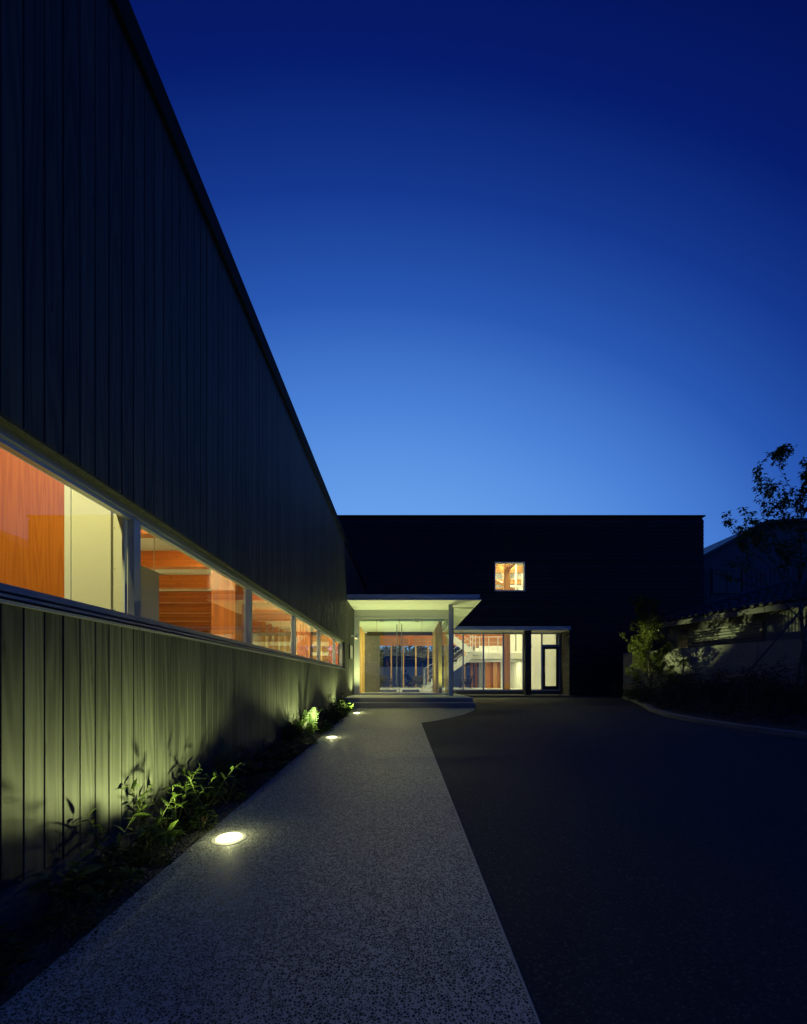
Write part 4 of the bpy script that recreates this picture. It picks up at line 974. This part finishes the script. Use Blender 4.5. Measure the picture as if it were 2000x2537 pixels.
# stakes
sk = thing('tree_stakes', 'three slanting support poles tied to the tall young tree', 'tree support', (9.0, 9.4, .4))
for (bx, by, tz, tx, ty) in ((7.25, 9.5, 3.0, 9.40, 9.38), (8.65, 9.0, 3.2, 9.42, 9.35), (9.35, 9.2, 2.2, 9.45, 9.33)):
    mb = MB(); mb.tube((bx, by, gz(by)), (tx, ty, tz), .028, .022, 8); part('pole', mb, M['pole'], sk, smooth=True)
# shrubs
sh_a = bush_mesh('foliage', 51, .62, .95, 900, .075, .024, M['leaf_dark']); sh_b = bush_mesh('foliage', 52, .5, 1.25, 800, .08, .022, M['leaf_dark']); sh_c = bush_mesh('foliage', 53, .45, .5, 550, .06, .02, M['leaf_dark'])
sst = stems_mesh(54, .5, .8, 14)
G3 = 'dark shrubs in the bed before the concrete wall'
def shrub(me, x, y, s, label, grp=None, sz=1.0):
    z = gz(y) + .10
    t_ = thing('shrub', label, 'shrub', (x, y, z), grp); rz = rnd.uniform(0, 6.28)
    linked('foliage', me, (x, y, z), t_, (0, 0, rz), (s, s, s * sz)); linked('stem', sst, (x, y, z), t_, (0, 0, rz), (s, s, s * sz))
shrub(sh_a, 9.0, 16.3, .95, 'rounded shrub at the end corner of the concrete wall')
shrub(sh_b, 8.75, 14.6, .9, 'shrub filling the foot of the small lit tree')
for (me, x, y, s) in ((sh_a, 9.3, 13.6, 1.15), (sh_b, 9.55, 12.9, 1.05), (sh_a, 9.2, 12.2, 1.2), (sh_b, 9.7, 11.9, 1.1), (sh_a, 9.4, 11.0, 1.25), (sh_b, 10.0, 10.9, 1.15), (sh_a, 8.3, 12.7, 1.1), (sh_a, 8.0, 11.4, 1.1), (sh_a, 8.4, 10.2, 1.1), (sh_b, 9.6, 10.0, 1.1), (sh_a, 8.0, 9.2, 1.0), (sh_a, 8.9, 8.4, 1.1), (sh_a, 9.6, 8.6, 1.2)):
    shrub(me, x, y, s, 'dark shrub standing in front of the concrete wall', G3)
G4 = 'low plants along the kerb'
for (x, y) in ((8.4, 14.3), (7.7, 12.9), (7.2, 11.6), (6.7, 10.6), (6.5, 9.6), (6.5, 8.7), (6.6, 7.8), (7.2, 9.0), (7.4, 10.2), (7.4, 8.0), (6.95, 6.9), (8.0, 7.2)):
    shrub(sh_c, x, y, rnd.uniform(.8, 1.15), 'low dark plant just inside the kerb', G4, rnd.uniform(.7, 1.1))

# neighbouring single-storey house with tiled roof
nh = thing('tiled_roof_house', 'low neighbouring house with a tiled roof behind the concrete wall', 'house', (12, 14, .4))
ZE = 3.28
part('house_wall', slab(.9, 13, .3, ZE + .1, 1.35, 5.5), M['house_wall'], nh)
me_rib = None
mb = MB()
def corr(s0, s1, z0, z1, o, pitch, vertical):
    mb = MB(); v = []; f = []
    if vertical:
        n = int((s1 - s0) / (pitch / 4))
        for i in range(n + 1):
            s = s0 + (s1 - s0) * i / n; p = P0 + T * s + NN * (o + .012 * math.sin(i * math.pi / 2)); v += [(p.x, p.y, z0), (p.x, p.y, z1)]
    else:
        n = int((z1 - z0) / (pitch / 4))
        for i in range(n + 1):
            z = z0 + (z1 - z0) * i / n; q = o + .02 * math.sin(i * math.pi / 2); a = P0 + T * s0 + NN * q; b = P0 + T * s1 + NN * q; v += [(a.x, a.y, z), (b.x, b.y, z)]
    for i in range(n): f.append((2 * i, 2 * i + 1, 2 * i + 3, 2 * i + 2))
    mb.add(v, f); return mb
part('corrugated_panel', corr(.92, 1.4, 1.2, ZE, 1.33, .09, True), M['corrugated'], nh); part('corrugated_panel', corr(4.55, 8.5, 1.2, ZE, 1.33, .09, True), M['corrugated'], nh); part('corrugated_panel', corr(8.52, 12.9, 1.2, ZE, 1.33, .09, True), M['corrugated'], nh)
for i in range(13): part('louvre_slat', slab(1.9, 4.5, 1.75 + .105 * i, 1.75 + .105 * i + .07, 1.26, 1.33), M['corrugated'], nh)
part('shutter_box', slab(1.42, 1.88, 1.5, ZE - .15, 1.30, 1.345), M['house_dark'], nh)
for s in range(12): part('gutter', slab(1.0 + s * 1.0, 1.985 + s * 1.0, ZE, ZE + .17, .62, .72), M['gutter'], nh)
def roofpt(s, o): return P0 + T * s + NN * o + Vector((0, 0, ZE + .20 + (o - .66) * .36))
for i in range(45):
    s = .95 + .265 * i; mb = MB(); o1 = min(3.9, .66 + (s - .6) * 1.1)
    n = 7
    for k in range(n):
        oa = .60 + (o1 - .60) * k / n; ob = .60 + (o1 - .60) * (k + 1) / n; a = roofpt(s, oa) + Vector((0, 0, .05)); b = roofpt(s, ob) + Vector((0, 0, .02)); mb.tube(a, b, .085, .075, 8)
    part('roof_tile_row', mb, M['tile'], nh, smooth=True)
mb = MB(); a, b, c, d = roofpt(.7, .64), roofpt(13, .64), roofpt(13, 3.9), roofpt(3.6, 3.9); u_ = Vector((0, 0, -.12))
mb.add([a, b, c, d, a + u_, b + u_, c + u_, d + u_], [(0, 1, 2, 3), (7, 6, 5, 4), (0, 4, 5, 1), (1, 5, 6, 2), (2, 6, 7, 3), (3, 7, 4, 0)]); part('roof_deck', mb, M['tile'], nh)
mb = MB(); mb.tube(roofpt(.7, .64) + Vector((0, 0, .08)), roofpt(3.6, 3.9) + Vector((0, 0, .08)), .11, n=8); part('hip_ridge', mb, M['tile'], nh, smooth=True)
# taller gabled house behind
th = thing('gabled_house', 'taller neighbouring house with a sloping gable and a dark double window', 'house', (18, 24, .4))
mb = MB(); mb.prism([(14.6, .3), (14.6, 7.0), (18.7, 9.25), (22.5, 9.45), (30, 9.5), (30, .3)], 'y', 21.0, 30.0); part('house_wall', mb, M['house_wall'], th)
mb = MB(); mb.prism([(14.2, 6.83), (18.7, 9.28), (22.5, 9.48), (30, 9.55), (30, 9.68), (22.5, 9.62), (18.65, 9.43), (14.15, 6.97)], 'y', 20.75, 30.2); part('roof', mb, M['tile'], th)
wf = part('window', MB().box(15.95, 16.0, 20.9, 20.998, 5.70, 6.95).box(17.5, 17.55, 20.9, 20.998, 5.70, 6.95).box(16.0, 17.5, 20.9, 20.998, 5.70, 5.75).box(16.0, 17.5, 20.9, 20.998, 6.90, 6.95).box(16.72, 16.77, 20.92, 20.998, 5.75, 6.9), M['gutter'], th)
part('pane', BB(16.0, 16.72, 20.95, 20.97, 5.75, 6.90), M['house_dark'], wf); part('pane', BB(16.77, 17.5, 20.95, 20.97, 5.75, 6.90), M['house_dark'], wf)
for i in range(34):
    x = 14.7 + .24 * i; part('wall_batten', BB(x, x + .02, 20.975, 20.999, .4, 7.0 if x < 15.9 or x > 17.6 else 5.68), M['house_wall'], th)

# garden beyond the hall's far window
gw = tag(part('garden_wall', BB(-10, 12, 37, 37.2, 0.2, 2.45), M['white']), 'pale garden wall seen through the far side of the hall', 'wall')
hd = bush_mesh('garden_hedge', 61, 1.6, 2.6, 2600, .34, .13, M['leaf_dark'])
for i in range(11):
    o = linked('garden_tree', hd, (-7 + 1.7 * i, 39.2 + .4 * (i % 2), .4), None, (0, 0, i * 1.3), (1.5, 1, 1.75)); tag(o, 'dark evergreen rising behind the pale garden wall', 'tree', 'evergreens behind the garden wall')
for i in range(9):
    o = linked('garden_tree', hd, (-9 + 2.6 * i, 42.0, .4), None, (0, 0, i * 2.1 + .5), (1.7, 1, 2.0)); tag(o, 'taller evergreen in the row farther behind the garden wall', 'tree', 'second row of evergreens')
